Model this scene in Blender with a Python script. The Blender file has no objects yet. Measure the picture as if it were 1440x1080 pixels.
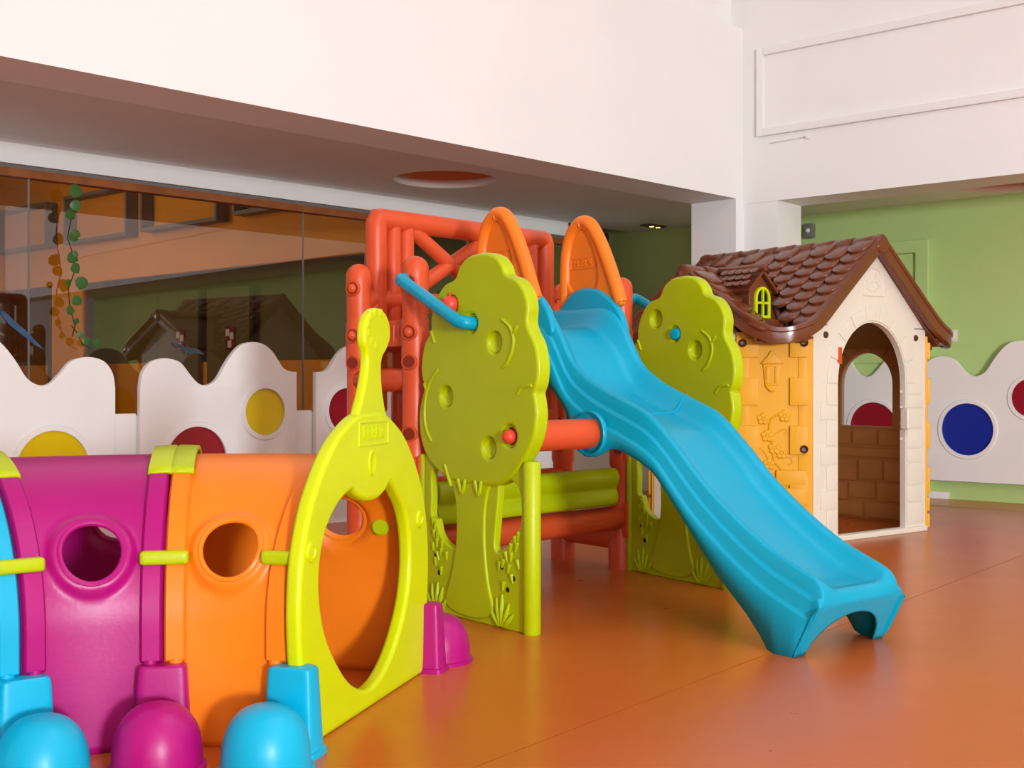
import bpy, bmesh, math, random
from mathutils import Vector, Matrix

random.seed(7)
S = bpy.context.scene
COL = S.collection
PI = math.pi
R = math.radians

# ------------------------------------------------------------------ camera
cam_d = bpy.data.cameras.new('camera')
cam = bpy.data.objects.new('camera', cam_d)
COL.objects.link(cam)
cam.location = (0, 0, 0.8)
cam.rotation_euler = (PI / 2, 0, 0)
cam_d.sensor_fit = 'HORIZONTAL'
cam_d.sensor_width = 36
cam_d.lens = 36 * 1700 / 1440
cam_d.clip_start = 0.05
S.camera = cam

# ------------------------------------------------------------------ world, lights, exposure
S.view_settings.view_transform = 'Standard'
S.view_settings.look = 'None'
S.view_settings.gamma = 1
S.view_settings.use_curve_mapping = False
S.view_settings.exposure = -1.0
w = bpy.data.worlds.new('world')
S.world = w
w.use_nodes = True
w.node_tree.nodes['Background'].inputs[0].default_value = (0.9, 0.95, 1.0, 1)
w.node_tree.nodes['Background'].inputs[1].default_value = 0.5


def area(name, loc, target, sx, sy, energy, color=(1, 1, 1)):
    d = bpy.data.lights.new(name, 'AREA')
    d.shape = 'RECTANGLE'
    d.size, d.size_y = sx, sy
    d.energy = energy
    d.color = color
    o = bpy.data.objects.new(name, d)
    COL.objects.link(o)
    o.location = loc
    o.rotation_euler = (Vector(target) - Vector(loc)).to_track_quat('-Z', 'Y').to_euler()
    return o


WIN = (4.6, -7.92, 1.40)      # the tall window behind the camera that gives the key light
area('window_key_and_fill', WIN, (0.0, 4.5, 1.0), 1.1, 1.2, 2300, (0.86, 0.95, 1.0))
area('window_key_and_fill', (0.2, -7.92, 1.0), (0.0, 4.0, 1.2), 3.0, 1.8, 260, (0.86, 0.94, 1.0))  # low fill added to brighten the aisle ceiling, no window known there
area('overhead_fill', (2.0, 2.0, 4.22), (2.0, 2.0, 0), 3.6, 3.6, 130, (0.84, 0.92, 1.0))  # added overhead fill, the ceiling has no skylight
area('back_room_fill', (-5.4, 8.6, 2.6), (-3.0, 9.6, 1.6), 1.2, 1.2, 60, (1, 0.92, 0.78))  # fill added to brighten the room behind the glass


# ------------------------------------------------------------------ materials
def lin(c):
    return tuple(((x / 255) / 12.92 if x / 255 <= 0.04045 else ((x / 255 + 0.055) / 1.055) ** 2.4) for x in c)


MATS = {}


def mat(name, rgb, rough=0.35, spec=0.5, var=0.05, scale=6.0, bump=0.0, bscale=60.0, metal=0.0, emit=0.0):
    m = bpy.data.materials.new(name)
    m.use_nodes = True
    nt = m.node_tree
    b = nt.nodes['Principled BSDF']
    c = lin(rgb)
    tc = nt.nodes.new('ShaderNodeTexCoord')
    nz = nt.nodes.new('ShaderNodeTexNoise')
    nz.inputs['Scale'].default_value = scale
    nz.inputs['Detail'].default_value = 4
    nt.links.new(tc.outputs['Object'], nz.inputs['Vector'])
    rmp = nt.nodes.new('ShaderNodeMapRange')
    rmp.inputs['From Min'].default_value = 0.3
    rmp.inputs['From Max'].default_value = 0.7
    rmp.inputs['To Min'].default_value = 1 - var
    rmp.inputs['To Max'].default_value = 1 + var
    nt.links.new(nz.outputs['Fac'], rmp.inputs['Value'])
    mul = nt.nodes.new('ShaderNodeVectorMath')
    mul.operation = 'SCALE'
    mul.inputs[0].default_value = c
    nt.links.new(rmp.outputs[0], mul.inputs['Scale'])
    nt.links.new(mul.outputs[0], b.inputs['Base Color'])
    b.inputs['Roughness'].default_value = rough
    b.inputs['Specular IOR Level'].default_value = spec
    b.inputs['Metallic'].default_value = metal
    if emit:
        b.inputs['Emission Color'].default_value = (*c, 1)
        b.inputs['Emission Strength'].default_value = emit
    if bump:
        n2 = nt.nodes.new('ShaderNodeTexNoise')
        n2.inputs['Scale'].default_value = bscale
        n2.inputs['Detail'].default_value = 3
        nt.links.new(tc.outputs['Object'], n2.inputs['Vector'])
        bp = nt.nodes.new('ShaderNodeBump')
        bp.inputs['Strength'].default_value = bump
        bp.inputs['Distance'].default_value = 0.004
        nt.links.new(n2.outputs['Fac'], bp.inputs['Height'])
        nt.links.new(bp.outputs[0], b.inputs['Normal'])
    MATS[name] = m
    return m


PL = dict(rough=0.36, spec=0.35, var=0.04, bump=0.06, bscale=90)
mat('wall_white', (237, 236, 233), 0.8, 0.2, 0.015, 2.0, 0.05, 30)
mat('ceiling_white', (240, 243, 244), 0.85, 0.2, 0.015, 2.0)
mat('wall_green', (184, 212, 136), 0.75, 0.25, 0.02, 2.0, 0.05, 30)
mat('wall_orange', (236, 152, 26), 0.7, 0.3, 0.03, 2.0)
mat('olive_panel', (104, 90, 46), 0.6, 0.3, 0.05, 3.0)
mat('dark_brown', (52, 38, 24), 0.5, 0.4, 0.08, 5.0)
mat('grey_frame', (120, 116, 112), 0.5, 0.4)
mat('wood', (146, 84, 44), 0.55, 0.35, 0.22, 9.0)
mat('fence_white', (240, 237, 233), 0.45, 0.4, 0.015, 4)
mat('disc_yellow', (226, 196, 8), 0.3, 0.5, 0.03)
mat('disc_red', (146, 8, 34), 0.28, 0.5, 0.04)
mat('disc_blue', (10, 38, 150), 0.28, 0.5, 0.04)
mat('tower_orange', (208, 80, 40), **PL)
mat('guard_orange', (240, 124, 30), **PL)
mat('slide_blue', (0, 158, 192), 0.30, 0.3, 0.03, 6, 0.05, 90)
mat('lime', (176, 194, 0), **PL)
mat('lime_bright', (200, 216, 0), **PL)
mat('tunnel_orange', (240, 126, 20), **PL)
mat('tunnel_purple', (168, 8, 112), **PL)
mat('tunnel_blue', (0, 170, 208), **PL)
mat('apple_red', (222, 70, 50), **PL)
mat('house_cream', (226, 219, 204), 0.42, 0.35, 0.02, 5, 0.08, 70)
mat('house_yellow', (226, 164, 20), 0.42, 0.25, 0.03, 5, 0.08, 70)
mat('house_inside_shade', (206, 146, 82), 0.5, 0.4, 0.06, 5, 0.08, 70)  # shade of the closed interior put into the colour
mat('roof_brown', (110, 58, 34), 0.24, 0.5, 0.08, 6, 0.06, 60)
mat('screw_brown', (74, 34, 22), 0.35, 0.5)
mat('socket_shade', (120, 38, 20), 0.5, 0.3)
mat('dark_hole', (26, 16, 12), 0.6, 0.3)
mat('black_glass', (18, 22, 22), 0.15, 0.5)
mat('leaf_green', (62, 104, 40), 0.4, 0.4, 0.15, 30)
mat('leaf_dark', (34, 56, 20), 0.45, 0.4, 0.15, 30)
mat('sticker_blue', (60, 92, 130), 0.4, 0.4, 0.25, 20)
mat('sticker_grey', (66, 72, 78), 0.4, 0.4, 0.3, 25)
mat('notice', (226, 220, 210), 0.5, 0.4)
mat('notice_red', (120, 24, 20), 0.5, 0.4)
mat('switch_white', (228, 226, 222), 0.35, 0.5)
mat('cavity_orange', (232, 118, 50), 0.7, 0.3, 0.06, 8)
mat('downlight', (255, 214, 120), 0.4, 0.5, 0.0, 6, emit=6)
mat('aisle_bounce_vinyl', (196, 198, 198), 0.4, 0.4, 0.03, 4)  # pale grey picked to bounce neutral light upward
mat('metal_strip', (196, 170, 140), 0.35, 0.5, 0.05, 20, metal=0.6)


def floor_mat():
    m = mat('floor_vinyl', (198, 101, 38), 0.24, 0.5, 0.04, 2.2)
    nt = m.node_tree
    b = nt.nodes['Principled BSDF']
    tc = nt.nodes.new('ShaderNodeTexCoord')
    n = nt.nodes.new('ShaderNodeTexNoise')
    n.inputs['Scale'].default_value = 5
    n.inputs['Detail'].default_value = 6
    nt.links.new(tc.outputs['Object'], n.inputs['Vector'])
    mr = nt.nodes.new('ShaderNodeMapRange')
    mr.inputs['To Min'].default_value = 0.25
    mr.inputs['To Max'].default_value = 0.33
    nt.links.new(n.outputs['Fac'], mr.inputs['Value'])
    nt.links.new(mr.outputs[0], b.inputs['Roughness'])
    n2 = nt.nodes.new('ShaderNodeTexNoise')
    n2.inputs['Scale'].default_value = 9
    n2.inputs['Detail'].default_value = 2
    nt.links.new(tc.outputs['Object'], n2.inputs['Vector'])
    bp = nt.nodes.new('ShaderNodeBump')
    bp.inputs['Strength'].default_value = 0.02
    bp.inputs['Distance'].default_value = 0.01
    nt.links.new(n2.outputs['Fac'], bp.inputs['Height'])
    nt.links.new(bp.outputs[0], b.inputs['Normal'])


floor_mat()


def glass_mat():
    m = bpy.data.materials.new('window_glass')
    m.use_nodes = True
    nt = m.node_tree
    nt.nodes.remove(nt.nodes['Principled BSDF'])
    out = nt.nodes['Material Output']
    tr = nt.nodes.new('ShaderNodeBsdfTransparent')
    tr.inputs[0].default_value = (0.80, 0.74, 0.62, 1)
    gl = nt.nodes.new('ShaderNodeBsdfGlossy')
    gl.inputs['Roughness'].default_value = 0.0
    fr = nt.nodes.new('ShaderNodeFresnel')
    fr.inputs['IOR'].default_value = 2.0
    mx = nt.nodes.new('ShaderNodeMixShader')
    nt.links.new(fr.outputs[0], mx.inputs[0])
    nt.links.new(tr.outputs[0], mx.inputs[1])
    nt.links.new(gl.outputs[0], mx.inputs[2])
    nt.links.new(mx.outputs[0], out.inputs[0])
    MATS['window_glass'] = m


glass_mat()


# ------------------------------------------------------------------ helpers
def link(o, parent=None):
    COL.objects.link(o)
    if parent is not None:
        o.parent = parent
    return o


def thing(name, label, cat, loc=(0, 0, 0), rotz=0.0, group=None):
    o = link(bpy.data.objects.new(name, None))
    o.empty_display_size = 0.1
    o.location = loc
    o.rotation_euler = (0, 0, rotz)
    return tag(o, label, cat, group)


def tag(o, label, cat, group=None):
    o['label'] = label
    o['category'] = cat
    if group:
        o['group'] = group
    return o


def struct(o, label=None):
    o['kind'] = 'structure'
    if label:
        o['label'] = label
    return o


def finish(me, smooth=35):
    if smooth is not None:
        for p in me.polygons:
            p.use_smooth = True
        try:
            me.set_sharp_from_angle(angle=R(smooth))
        except Exception:
            pass


def obj(name, bm, m, parent=None, M=None, smooth=35):
    if isinstance(bm, bmesh.types.BMesh):
        bmesh.ops.recalc_face_normals(bm, faces=bm.faces)
        me = bpy.data.meshes.new(name)
        bm.to_mesh(me)
        bm.free()
    else:
        me = bm
        me.name = name
    finish(me, smooth)
    me.materials.clear()
    me.materials.append(MATS[m])
    o = link(bpy.data.objects.new(name, me), parent)
    if M is not None:
        o.matrix_local = M
    return o


def dup(o, name, parent, M=None):
    c = o.copy()
    c.name = name
    link(c, parent)
    if M is not None:
        c.matrix_local = M
    return c


def box(bm, c, s, rotz=0.0, bev=0.0, seg=2, M=None):
    mat4 = Matrix.Translation(c) @ Matrix.Rotation(rotz, 4, 'Z') @ Matrix.Diagonal((*s, 1))
    if M is not None:
        mat4 = M @ mat4
    r = bmesh.ops.create_cube(bm, size=1, matrix=mat4)
    if bev:
        es = list({e for v in r['verts'] for e in v.link_edges})
        bmesh.ops.bevel(bm, geom=es, offset=bev, segments=seg, profile=0.7, affect='EDGES')
    return bm


def bx(c, s, rotz=0.0, bev=0.0, seg=2, M=None):
    return box(bmesh.new(), c, s, rotz, bev, seg, M)


def tube(bm, pts, r, n=16, cap=True):
    pts = [Vector(p) for p in pts]
    rs = [r] * len(pts) if not isinstance(r, (list, tuple)) else list(r)
    if cap:                                   # rounded ends
        d0 = (pts[0] - pts[1]).normalized()
        d1 = (pts[-1] - pts[-2]).normalized()
        a, b = rs[0], rs[-1]
        pts = [pts[0] + d0 * a * 0.30, pts[0] + d0 * a * 0.22] + pts + [pts[-1] + d1 * b * 0.22, pts[-1] + d1 * b * 0.30]
        rs = [a * 0.60, a * 0.88] + rs + [b * 0.88, b * 0.60]
    rings = []
    up = None
    for i, p in enumerate(pts):
        if i == 0:
            t = pts[1] - p
        elif i == len(pts) - 1:
            t = p - pts[i - 1]
        else:
            t = (pts[i + 1] - p).normalized() + (p - pts[i - 1]).normalized()
        t.normalize()
        if up is None:
            up = Vector((0, 0, 1)) if abs(t.z) < 0.9 else Vector((1, 0, 0))
        x = up - t * up.dot(t)
        x.normalize()
        up = x
        y = t.cross(x)
        rings.append([bm.verts.new(p + (x * math.cos(2 * PI * k / n) + y * math.sin(2 * PI * k / n)) * rs[i]) for k in range(n)])
    for a, b in zip(rings, rings[1:]):
        for k in range(n):
            bm.faces.new((a[k], a[(k + 1) % n], b[(k + 1) % n], b[k]))
    bm.faces.new(rings[0])
    bm.faces.new(rings[-1])
    return bm


def tb(pts, r, n=16, cap=True):
    return tube(bmesh.new(), pts, r, n, cap)


def lathe(bm, prof, n=24, M=None):
    M = M or Matrix()
    rings = []
    closed = prof[0] == prof[-1]
    for r, z in prof[:-1] if closed else prof:
        if r < 1e-5:
            rings.append([bm.verts.new(M @ Vector((0, 0, z)))])
        else:
            rings.append([bm.verts.new(M @ Vector((r * math.cos(2 * PI * k / n), r * math.sin(2 * PI * k / n), z))) for k in range(n)])
    if closed:
        rings.append(rings[0])
    for a, b in zip(rings, rings[1:]):
        for k in range(n):
            if len(a) == 1 and len(b) == 1:
                continue
            if len(a) == 1:
                bm.faces.new((a[0], b[(k + 1) % n], b[k]))
            elif len(b) == 1:
                bm.faces.new((a[k], a[(k + 1) % n], b[0]))
            else:
                bm.faces.new((a[k], a[(k + 1) % n], b[(k + 1) % n], b[k]))
    if closed:
        return bm
    if len(rings[0]) > 1:
        bm.faces.new(rings[0])
    if len(rings[-1]) > 1:
        bm.faces.new(rings[-1])
    return bm


def lt(prof, n=24, M=None):
    return lathe(bmesh.new(), prof, n, M)


def smooth_loop(pts, n=5, closed=True):
    out = []
    m = len(pts)
    rng = range(m) if closed else range(m - 1)
    for i in rng:
        if closed:
            p0, p1, p2, p3 = pts[i - 1], pts[i], pts[(i + 1) % m], pts[(i + 2) % m]
        else:
            p0, p1, p2, p3 = pts[max(i - 1, 0)], pts[i], pts[i + 1], pts[min(i + 2, m - 1)]
        for j in range(n):
            t = j / n
            out.append(tuple(0.5 * ((2 * b) + (-a + c) * t + (2 * a - 5 * b + 4 * c - d) * t * t + (-a + 3 * b - 3 * c + d) * t ** 3)
                             for a, b, c, d in zip(p0, p1, p2, p3)))
    if not closed:
        out.append(tuple(pts[-1]))
    return out


def circle(cx, cy, r, n=28, ry=None):
    return [(cx + r * math.cos(2 * PI * k / n), cy + (ry or r) * math.sin(2 * PI * k / n)) for k in range(n)]


XZ = Matrix(((1, 0, 0, 0), (0, 0, -1, 0), (0, 1, 0, 0), (0, 0, 0, 1)))     # flat panel: x stays, y goes up, thickness along -y


def panel_mesh(loops, thick, bev=0.0, M=XZ, seg=2):
    """a flat panel with holes and rounded edges, centred on its own plane"""
    cu = bpy.data.curves.new('tmp', 'CURVE')
    cu.dimensions = '2D'
    cu.fill_mode = 'BOTH'
    cu.extrude = max(thick / 2 - bev, 0.0001)
    cu.bevel_depth = bev
    cu.bevel_resolution = seg
    cu.offset = -bev
    for lp in loops:
        sp = cu.splines.new('POLY')
        sp.points.add(len(lp) - 1)
        for p, q in zip(sp.points, lp):
            p.co = (q[0], q[1], 0, 1)
        sp.use_cyclic_u = True
    o = bpy.data.objects.new('tmp', cu)
    COL.objects.link(o)
    dg = bpy.context.evaluated_depsgraph_get()
    me = bpy.data.meshes.new_from_object(o.evaluated_get(dg))
    bpy.data.objects.remove(o)
    bpy.data.curves.remove(cu)
    bm = bmesh.new()
    bm.from_mesh(me)
    bpy.data.meshes.remove(me)
    bmesh.ops.remove_doubles(bm, verts=bm.verts, dist=0.00005)
    bmesh.ops.transform(bm, matrix=M, verts=bm.verts)
    return bm


def panel(name, loops, thick, m, parent=None, bev=0.0, M=XZ, T=None, smooth=40):
    o = obj(name, panel_mesh(loops, thick, bev, M), m, parent, T, smooth)
    if bev:
        wn = o.modifiers.new('normals', 'WEIGHTED_NORMAL')
        wn.keep_sharp = True
    return o


def text_mesh(body, size, thick, M):
    cu = bpy.data.curves.new('tmp', 'FONT')
    cu.body = body
    cu.size = size
    cu.extrude = thick
    cu.align_x = 'CENTER'
    cu.align_y = 'CENTER'
    o = bpy.data.objects.new('tmp', cu)
    COL.objects.link(o)
    dg = bpy.context.evaluated_depsgraph_get()
    me = bpy.data.meshes.new_from_object(o.evaluated_get(dg))
    bpy.data.objects.remove(o)
    bpy.data.curves.remove(cu)
    bm = bmesh.new()
    bm.from_mesh(me)
    bpy.data.meshes.remove(me)
    bmesh.ops.transform(bm, matrix=M, verts=bm.verts)
    return bm


def rot2(d):
    return math.atan2(d[1], d[0])


def prism(bm, poly, z0, z1):
    a = [bm.verts.new((x, y, z0)) for x, y in poly]
    b = [bm.verts.new((x, y, z1)) for x, y in poly]
    n = len(poly)
    for i in range(n):
        bm.faces.new((a[i], a[(i + 1) % n], b[(i + 1) % n], b[i]))
    bm.faces.new(a)
    bm.faces.new(b)
    return bm


def wall_seg(name, p, d, l0, l1, z0, z1, thick, m, nrm, label=None):
    """a straight wall from p+d*l0 to p+d*l1; thickness goes along nrm"""
    p, d, nn = Vector(p), Vector(d), Vector(nrm)
    A, B = p + d * l0, p + d * l1
    poly = [A, B, B + nn * thick, A + nn * thick]
    return struct(obj(name, prism(bmesh.new(), [(q.x, q.y) for q in poly], z0, z1), m, smooth=None), label)


# ------------------------------------------------------------------ the room
D1 = Vector((0.699, 0.715))            # along the glazed side
N1 = Vector((-0.715, 0.699))           # away from the room, through the glass
D2 = Vector((0.757, -0.653))           # along the side with the green wall
N2 = Vector((0.653, 0.757))
K = Vector((1.484, 8.01))              # free corner of the pillar
RW = Vector((1.733, 7.90))             # start of the green-side opening
GW = Vector((3.06, 8.40))              # a point of the green wall
GD = Vector((0.752, -0.659))
GL = Vector((-2.706, 6.39))            # a point of the glazed wall
ZB, ZC, ZT, ZL = 2.03, 2.08, 4.3, 3.17          # beam soffit, aisle ceiling, hall ceiling, ledge of the left wall

# floor: a bed and wide vinyl sheets with recessed joints
fl = struct(obj('floor', prism(bmesh.new(), [(-8, -8.2), (10, -8.2), (10, 15), (-8, 15)], -0.06, -0.004), 'floor_vinyl', smooth=None),
            'glossy orange vinyl floor laid in wide sheets')
sd = Vector((0.619, 0.785))
sn = Vector((0.785, -0.619))
base = Vector((-0.083, 2.518))
for i in range(-5, 5):
    a0 = base + sn * (i * 2.0 + 0.0015) - sd * 9
    a1 = base + sn * (i * 2.0 + 1.9985) - sd * 9
    poly = [a0, a1, a1 + sd * 22, a0 + sd * 22]
    obj('vinyl_sheet', prism(bmesh.new(), [(q.x, q.y) for q in poly], -0.004, 0.0), 'floor_vinyl', fl, smooth=None)

# unseen floor behind the fence, made pale to bounce neutral light to the ceiling
poly = [Vector((-1.58, 6.40)) + N1 * 0.06 - D1 * 7, Vector((-1.58, 6.40)) + N1 * 0.06 + D1 * 3.85, GL + D1 * 4.49, GL - D1 * 5.8]
obj('aisle_bounce_sheet', prism(bmesh.new(), [(q.x, q.y) for q in poly], 0.0, 0.004), 'aisle_bounce_vinyl', fl, smooth=None)

# hall: high white walls standing on the two beams
pc = K + (RW - K) * 0.0
wall_seg('wall_left', K, D1, -9.5, 0.1, ZB, ZL, 0.36, 'wall_white', N1, 'high white wall above the glazed aisle')
wall_seg('wall_upper', K + N1 * 0.09, D1, -9.5, 0.25, ZL - 0.01, ZT, 0.27, 'wall_white', N1, 'upper white wall set back above a ledge')
wall_seg('wall_right', RW, D2, -0.42, 9.0, ZB - 0.03, ZT, 0.33, 'wall_white', N2, 'high white wall above the green aisle')
cn = RW - D2 * 0.25
pil = [K, cn + N2 * 0.004, RW + N2 * 0.004, RW + N2 * 0.33, RW + N2 * 0.33 - D2 * 0.1, K + N1 * 0.36 + D1 * 0.1, K + N1 * 0.36]
struct(obj('wall_corner', prism(bmesh.new(), [(q.x, q.y) for q in pil], 0, ZB), 'wall_white', smooth=None),
       'white corner pillar between the two aisles')
# outer shell of the building
struct(obj('wall_west', prism(bmesh.new(), [(-8.2, -8.2), (-8, -8.2), (-8, 15), (-8.2, 15)], 0, ZT + 0.1), 'wall_white', smooth=None), 'plain white end wall')
struct(obj('wall_east', prism(bmesh.new(), [(10, -8.2), (10.2, -8.2), (10.2, 15), (10, 15)], 0, ZT + 0.1), 'wall_white', smooth=None), 'plain white end wall')
struct(obj('wall_north', prism(bmesh.new(), [(-8, 15), (10, 15), (10, 15.2), (-8, 15.2)], 0, ZT + 0.1), 'wall_white', smooth=None), 'plain white far wall')
ww = [(WIN[0], WIN[2], 1.1, 1.2), (0.2, 1.0, 3.0, 1.8)]  # second opening is made up to frame the added fill
loops = [[(-8, 0), (10, 0), (10, ZT + 0.1), (-8, ZT + 0.1)]]
for cx, cz, sx, sz in ww:
    loops.append([(cx - sx / 2, cz - sz / 2), (cx + sx / 2, cz - sz / 2), (cx + sx / 2, cz + sz / 2), (cx - sx / 2, cz + sz / 2)])
struct(panel('wall_rear', loops, 0.2, 'wall_white', T=Matrix.Translation((0, -8.1, 0)), smooth=None), 'white wall with a daylight window and an added fill opening')
for i, (cx, cz, sx, sz) in enumerate(ww):
    bm = bmesh.new()
    for s in (-1, 1):
        box(bm, (cx + s * (sx / 2 + 0.03), -7.985, cz), (0.06, 0.03, sz + 0.12), bev=0.006)
        box(bm, (cx, -7.985, cz + s * (sz / 2 + 0.03)), (sx, 0.03, 0.06), bev=0.006)
    struct(obj('window_%d' % (i + 2), bm, 'wall_white'), 'white frame round the daylight window or the added fill')
struct(obj('ceiling', prism(bmesh.new(), [(-8, -8.2), (10, -8.2), (10, 15), (-8, 15)], ZT, ZT + 0.1), 'ceiling_white', smooth=None), 'white hall ceiling')

# low aisle ceilings with round openings
a0 = K + N1 * 0.30 - D1 * 9.5
a1 = K + N1 * 0.30
a2 = RW + N2 * 0.28
a3 = RW + N2 * 0.28 + D2 * 9
a4 = GW + GD * 7.5 + Vector((0.3, 0.36))
a5 = GW - GD * 3.3 + Vector((0.3, 0.36))
a6 = GL + D1 * 5.3 + N1 * 0.02
a7 = GL - D1 * 4.2 + N1 * 0.02
OPEN = [(-0.42, 7.58, 0.323), (3.16, 7.75, 0.32)]
loops = [[(q.x, q.y) for q in (a0, a1, a2, a3, a4, a5, a6, a7)]]
for x, y, r in OPEN:
    loops.append(circle(x, y, r, 48))
struct(panel('ceiling_aisle', loops, 0.05, 'ceiling_white', M=Matrix(), T=Matrix.Translation((0, 0, ZC + 0.025)), smooth=None), 'low white aisle ceiling with round openings')
for i, (x, y, r) in enumerate(OPEN):
    bm = bmesh.new()
    lathe(bm, [(r + 0.006, 0.05), (r + 0.006, 0.34), (r * 0.5, 0.34), (0, 0.34)] if True else [(r + 0.004, 0.05), (r + 0.03, 0.05), (r + 0.03, 0.36), (r * 0.5, 0.36), (0, 0.36)], 48)
    o = obj('ceiling_recess', bm, 'cavity_orange', M=Matrix.Translation((x, y, ZC)))
    struct(o, 'round recess with orange sides in the aisle ceiling')

# moulded panel on the right wall
o = thing('wall_panel_moulding', 'long white moulded frame high on the right wall', 'moulding', (RW.x - D2.x * 0.116, RW.y - D2.y * 0.116, 0), rot2(D2))
o['kind'] = 'structure'
o.name = 'trim_3'
zt, zb = 3.01, 2.43


def molding(nm, cx, cz, sx, sz, par):
    bm = bx((cx, -0.012, cz), (sx, 0.03, sz), bev=0.008)
    return obj(nm, bm, 'wall_white', par)


molding('stile', 0.0, (zt + zb) / 2, 0.05, zt - zb, o)
molding('rail', 3.5, zt - 0.025, 6.95, 0.05, o)
molding('rail', 3.5, zb + 0.025, 6.95, 0.05, o)
cl = thing('cable_clip', 'tiny white cable clip under the moulded wall frame', 'clip', (RW.x + D2.x * 0.22, RW.y + D2.y * 0.22, 2.385), rot2(D2))
obj('body', bx((0, -0.012, 0), (0.018, 0.024, 0.018), bev=0.004), 'switch_white', cl)
obj('cable', tb([(0, -0.006, 0.005), (-0.10, -0.006, 0.0), (-0.27, -0.006, -0.005)], 0.004, 8), 'switch_white', cl)

# green wall with a door, base strip
wall_seg('wall_green', GW, GD, -3.2, 8.0, 0, ZC + 0.03, 0.2, 'wall_green', N2, 'light green aisle wall')
dr = struct(thing('door_1', 'light green painted door with raised frame', 'door', (GW.x, GW.y, 0), rot2(GD)))
dr['kind'] = 'structure'
panel('door_leaf', [[(-0.98, 0), (-0.24, 0), (-0.24, 1.73), (-0.98, 1.73)]], 0.03, 'wall_green', dr, 0.004, T=Matrix.Translation((0, -0.006, 0)))
panel('door_frame', [[(-1.08, 0), (-0.97, 0), (-0.97, 1.725), (-0.25, 1.725), (-0.25, 0), (-0.15, 0), (-0.15, 1.815), (-1.08, 1.815)]], 0.06, 'wall_green', dr, 0.01, T=Matrix.Translation((0, -0.02, 0)))
for k, (x0, x1, z0, z1) in enumerate([(-0.88, -0.34, 0.15, 0.8), (-0.88, -0.34, 0.95, 1.62)]):
    panel('door_moulding', [[(x0, z0), (x1, z0), (x1, z1), (x0, z1)], [(x0 + 0.03, z0 + 0.03), (x1 - 0.03, z0 + 0.03), (x1 - 0.03, z1 - 0.03), (x0 + 0.03, z1 - 0.03)]], 0.014, 'wall_green', dr, 0.004, T=Matrix.Translation((0, -0.026, 0)))
sw = thing('light_switch', 'small white light switch on the green wall', 'switch', (GW.x, GW.y, 1.136), rot2(GD))
obj('plate', bx((0, -0.006, 0), (0.075, 0.012, 0.08), bev=0.004), 'switch_white', sw)
obj('rocker', bx((0, -0.014, 0), (0.04, 0.01, 0.045), bev=0.003), 'switch_white', sw)
bm = bx((-0.15, -0.02, 0.025), (0.26, 0.04, 0.05), bev=0.006)
struct(obj('baseboard_green', bm, 'wall_white', M=Matrix.Translation((GW.x, GW.y, 0)) @ Matrix.Rotation(rot2(GD), 4, 'Z')), 'short white skirting block at the green wall')
ss = struct(obj('trim_4', bx((0.35, -0.5, 0.002), (1.5, 0.016, 0.004)), 'metal_strip', M=Matrix.Translation((GW.x, GW.y, 0)) @ Matrix.Rotation(rot2(GD) + 0.02, 4, 'Z')), 'thin metal strip over a floor joint')
sn_ = thing('grey_wall_box', 'small grey box high beside the green door wall', 'sensor', (GW.x - GD.x * 1.07, GW.y - GD.y * 1.07, 1.95), rot2(GD))  # plain grey box with a pale round front
obj('body', bx((0, -0.03, 0), (0.07, 0.06, 0.11), bev=0.012), 'grey_frame', sn_)
obj('lens', lt([(0.0, 0.02), (0.012, 0.016), (0.02, 0.0)], 12, Matrix.Translation((0, -0.058, 0)) @ Matrix.Rotation(PI / 2, 4, 'X')), 'switch_white', sn_)

# glazed wall
GR = Matrix.Translation((GL.x, GL.y, 0)) @ Matrix.Rotation(rot2(D1), 4, 'Z')
L0, L1 = -4.2, 4.49
bm = bx(((L0 + L1) / 2, 0.05, 2.03), (L1 - L0, 0.14, 0.115))
struct(obj('trim_1', bm, 'wall_white', M=GR, smooth=None), 'white header above the glazing')
bm = bx(((L0 + L1) / 2, 0.06, 1.965), (L1 - L0, 0.08, 0.03))
struct(obj('trim_2', bm, 'grey_frame', M=GR, smooth=None), 'grey recess under the white header')
bm = bx(((L0 + L1) / 2, 0.03, 1.93), (L1 - L0, 0.07, 0.045), bev=0.004)
struct(obj('trim_5', bm, 'wood', M=GR), 'brown wooden rail over the glass panes')
cuts = [L0, -3.44, -1.64, 0.166, 1.968, 3.77, L1]
win = struct(thing('window_1', 'tall frameless glass partition under a wooden rail', 'window', (GL.x, GL.y, 0), rot2(D1)))
win['kind'] = 'structure'
for x0, x1 in zip(cuts, cuts[1:]):
    bm = bmesh.new()
    vs = [bm.verts.new(p) for p in ((x0 + 0.004, 0.03, 0), (x1 - 0.004, 0.03, 0), (x1 - 0.004, 0.03, 1.91), (x0 + 0.004, 0.03, 1.91))]
    bm.faces.new(vs)
    obj('pane', bm, 'window_glass', win, smooth=None)
    obj('pane_edge', bx((x1, 0.03, 0.955), (0.006, 0.012, 1.91)), 'grey_frame', win, smooth=None)
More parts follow.
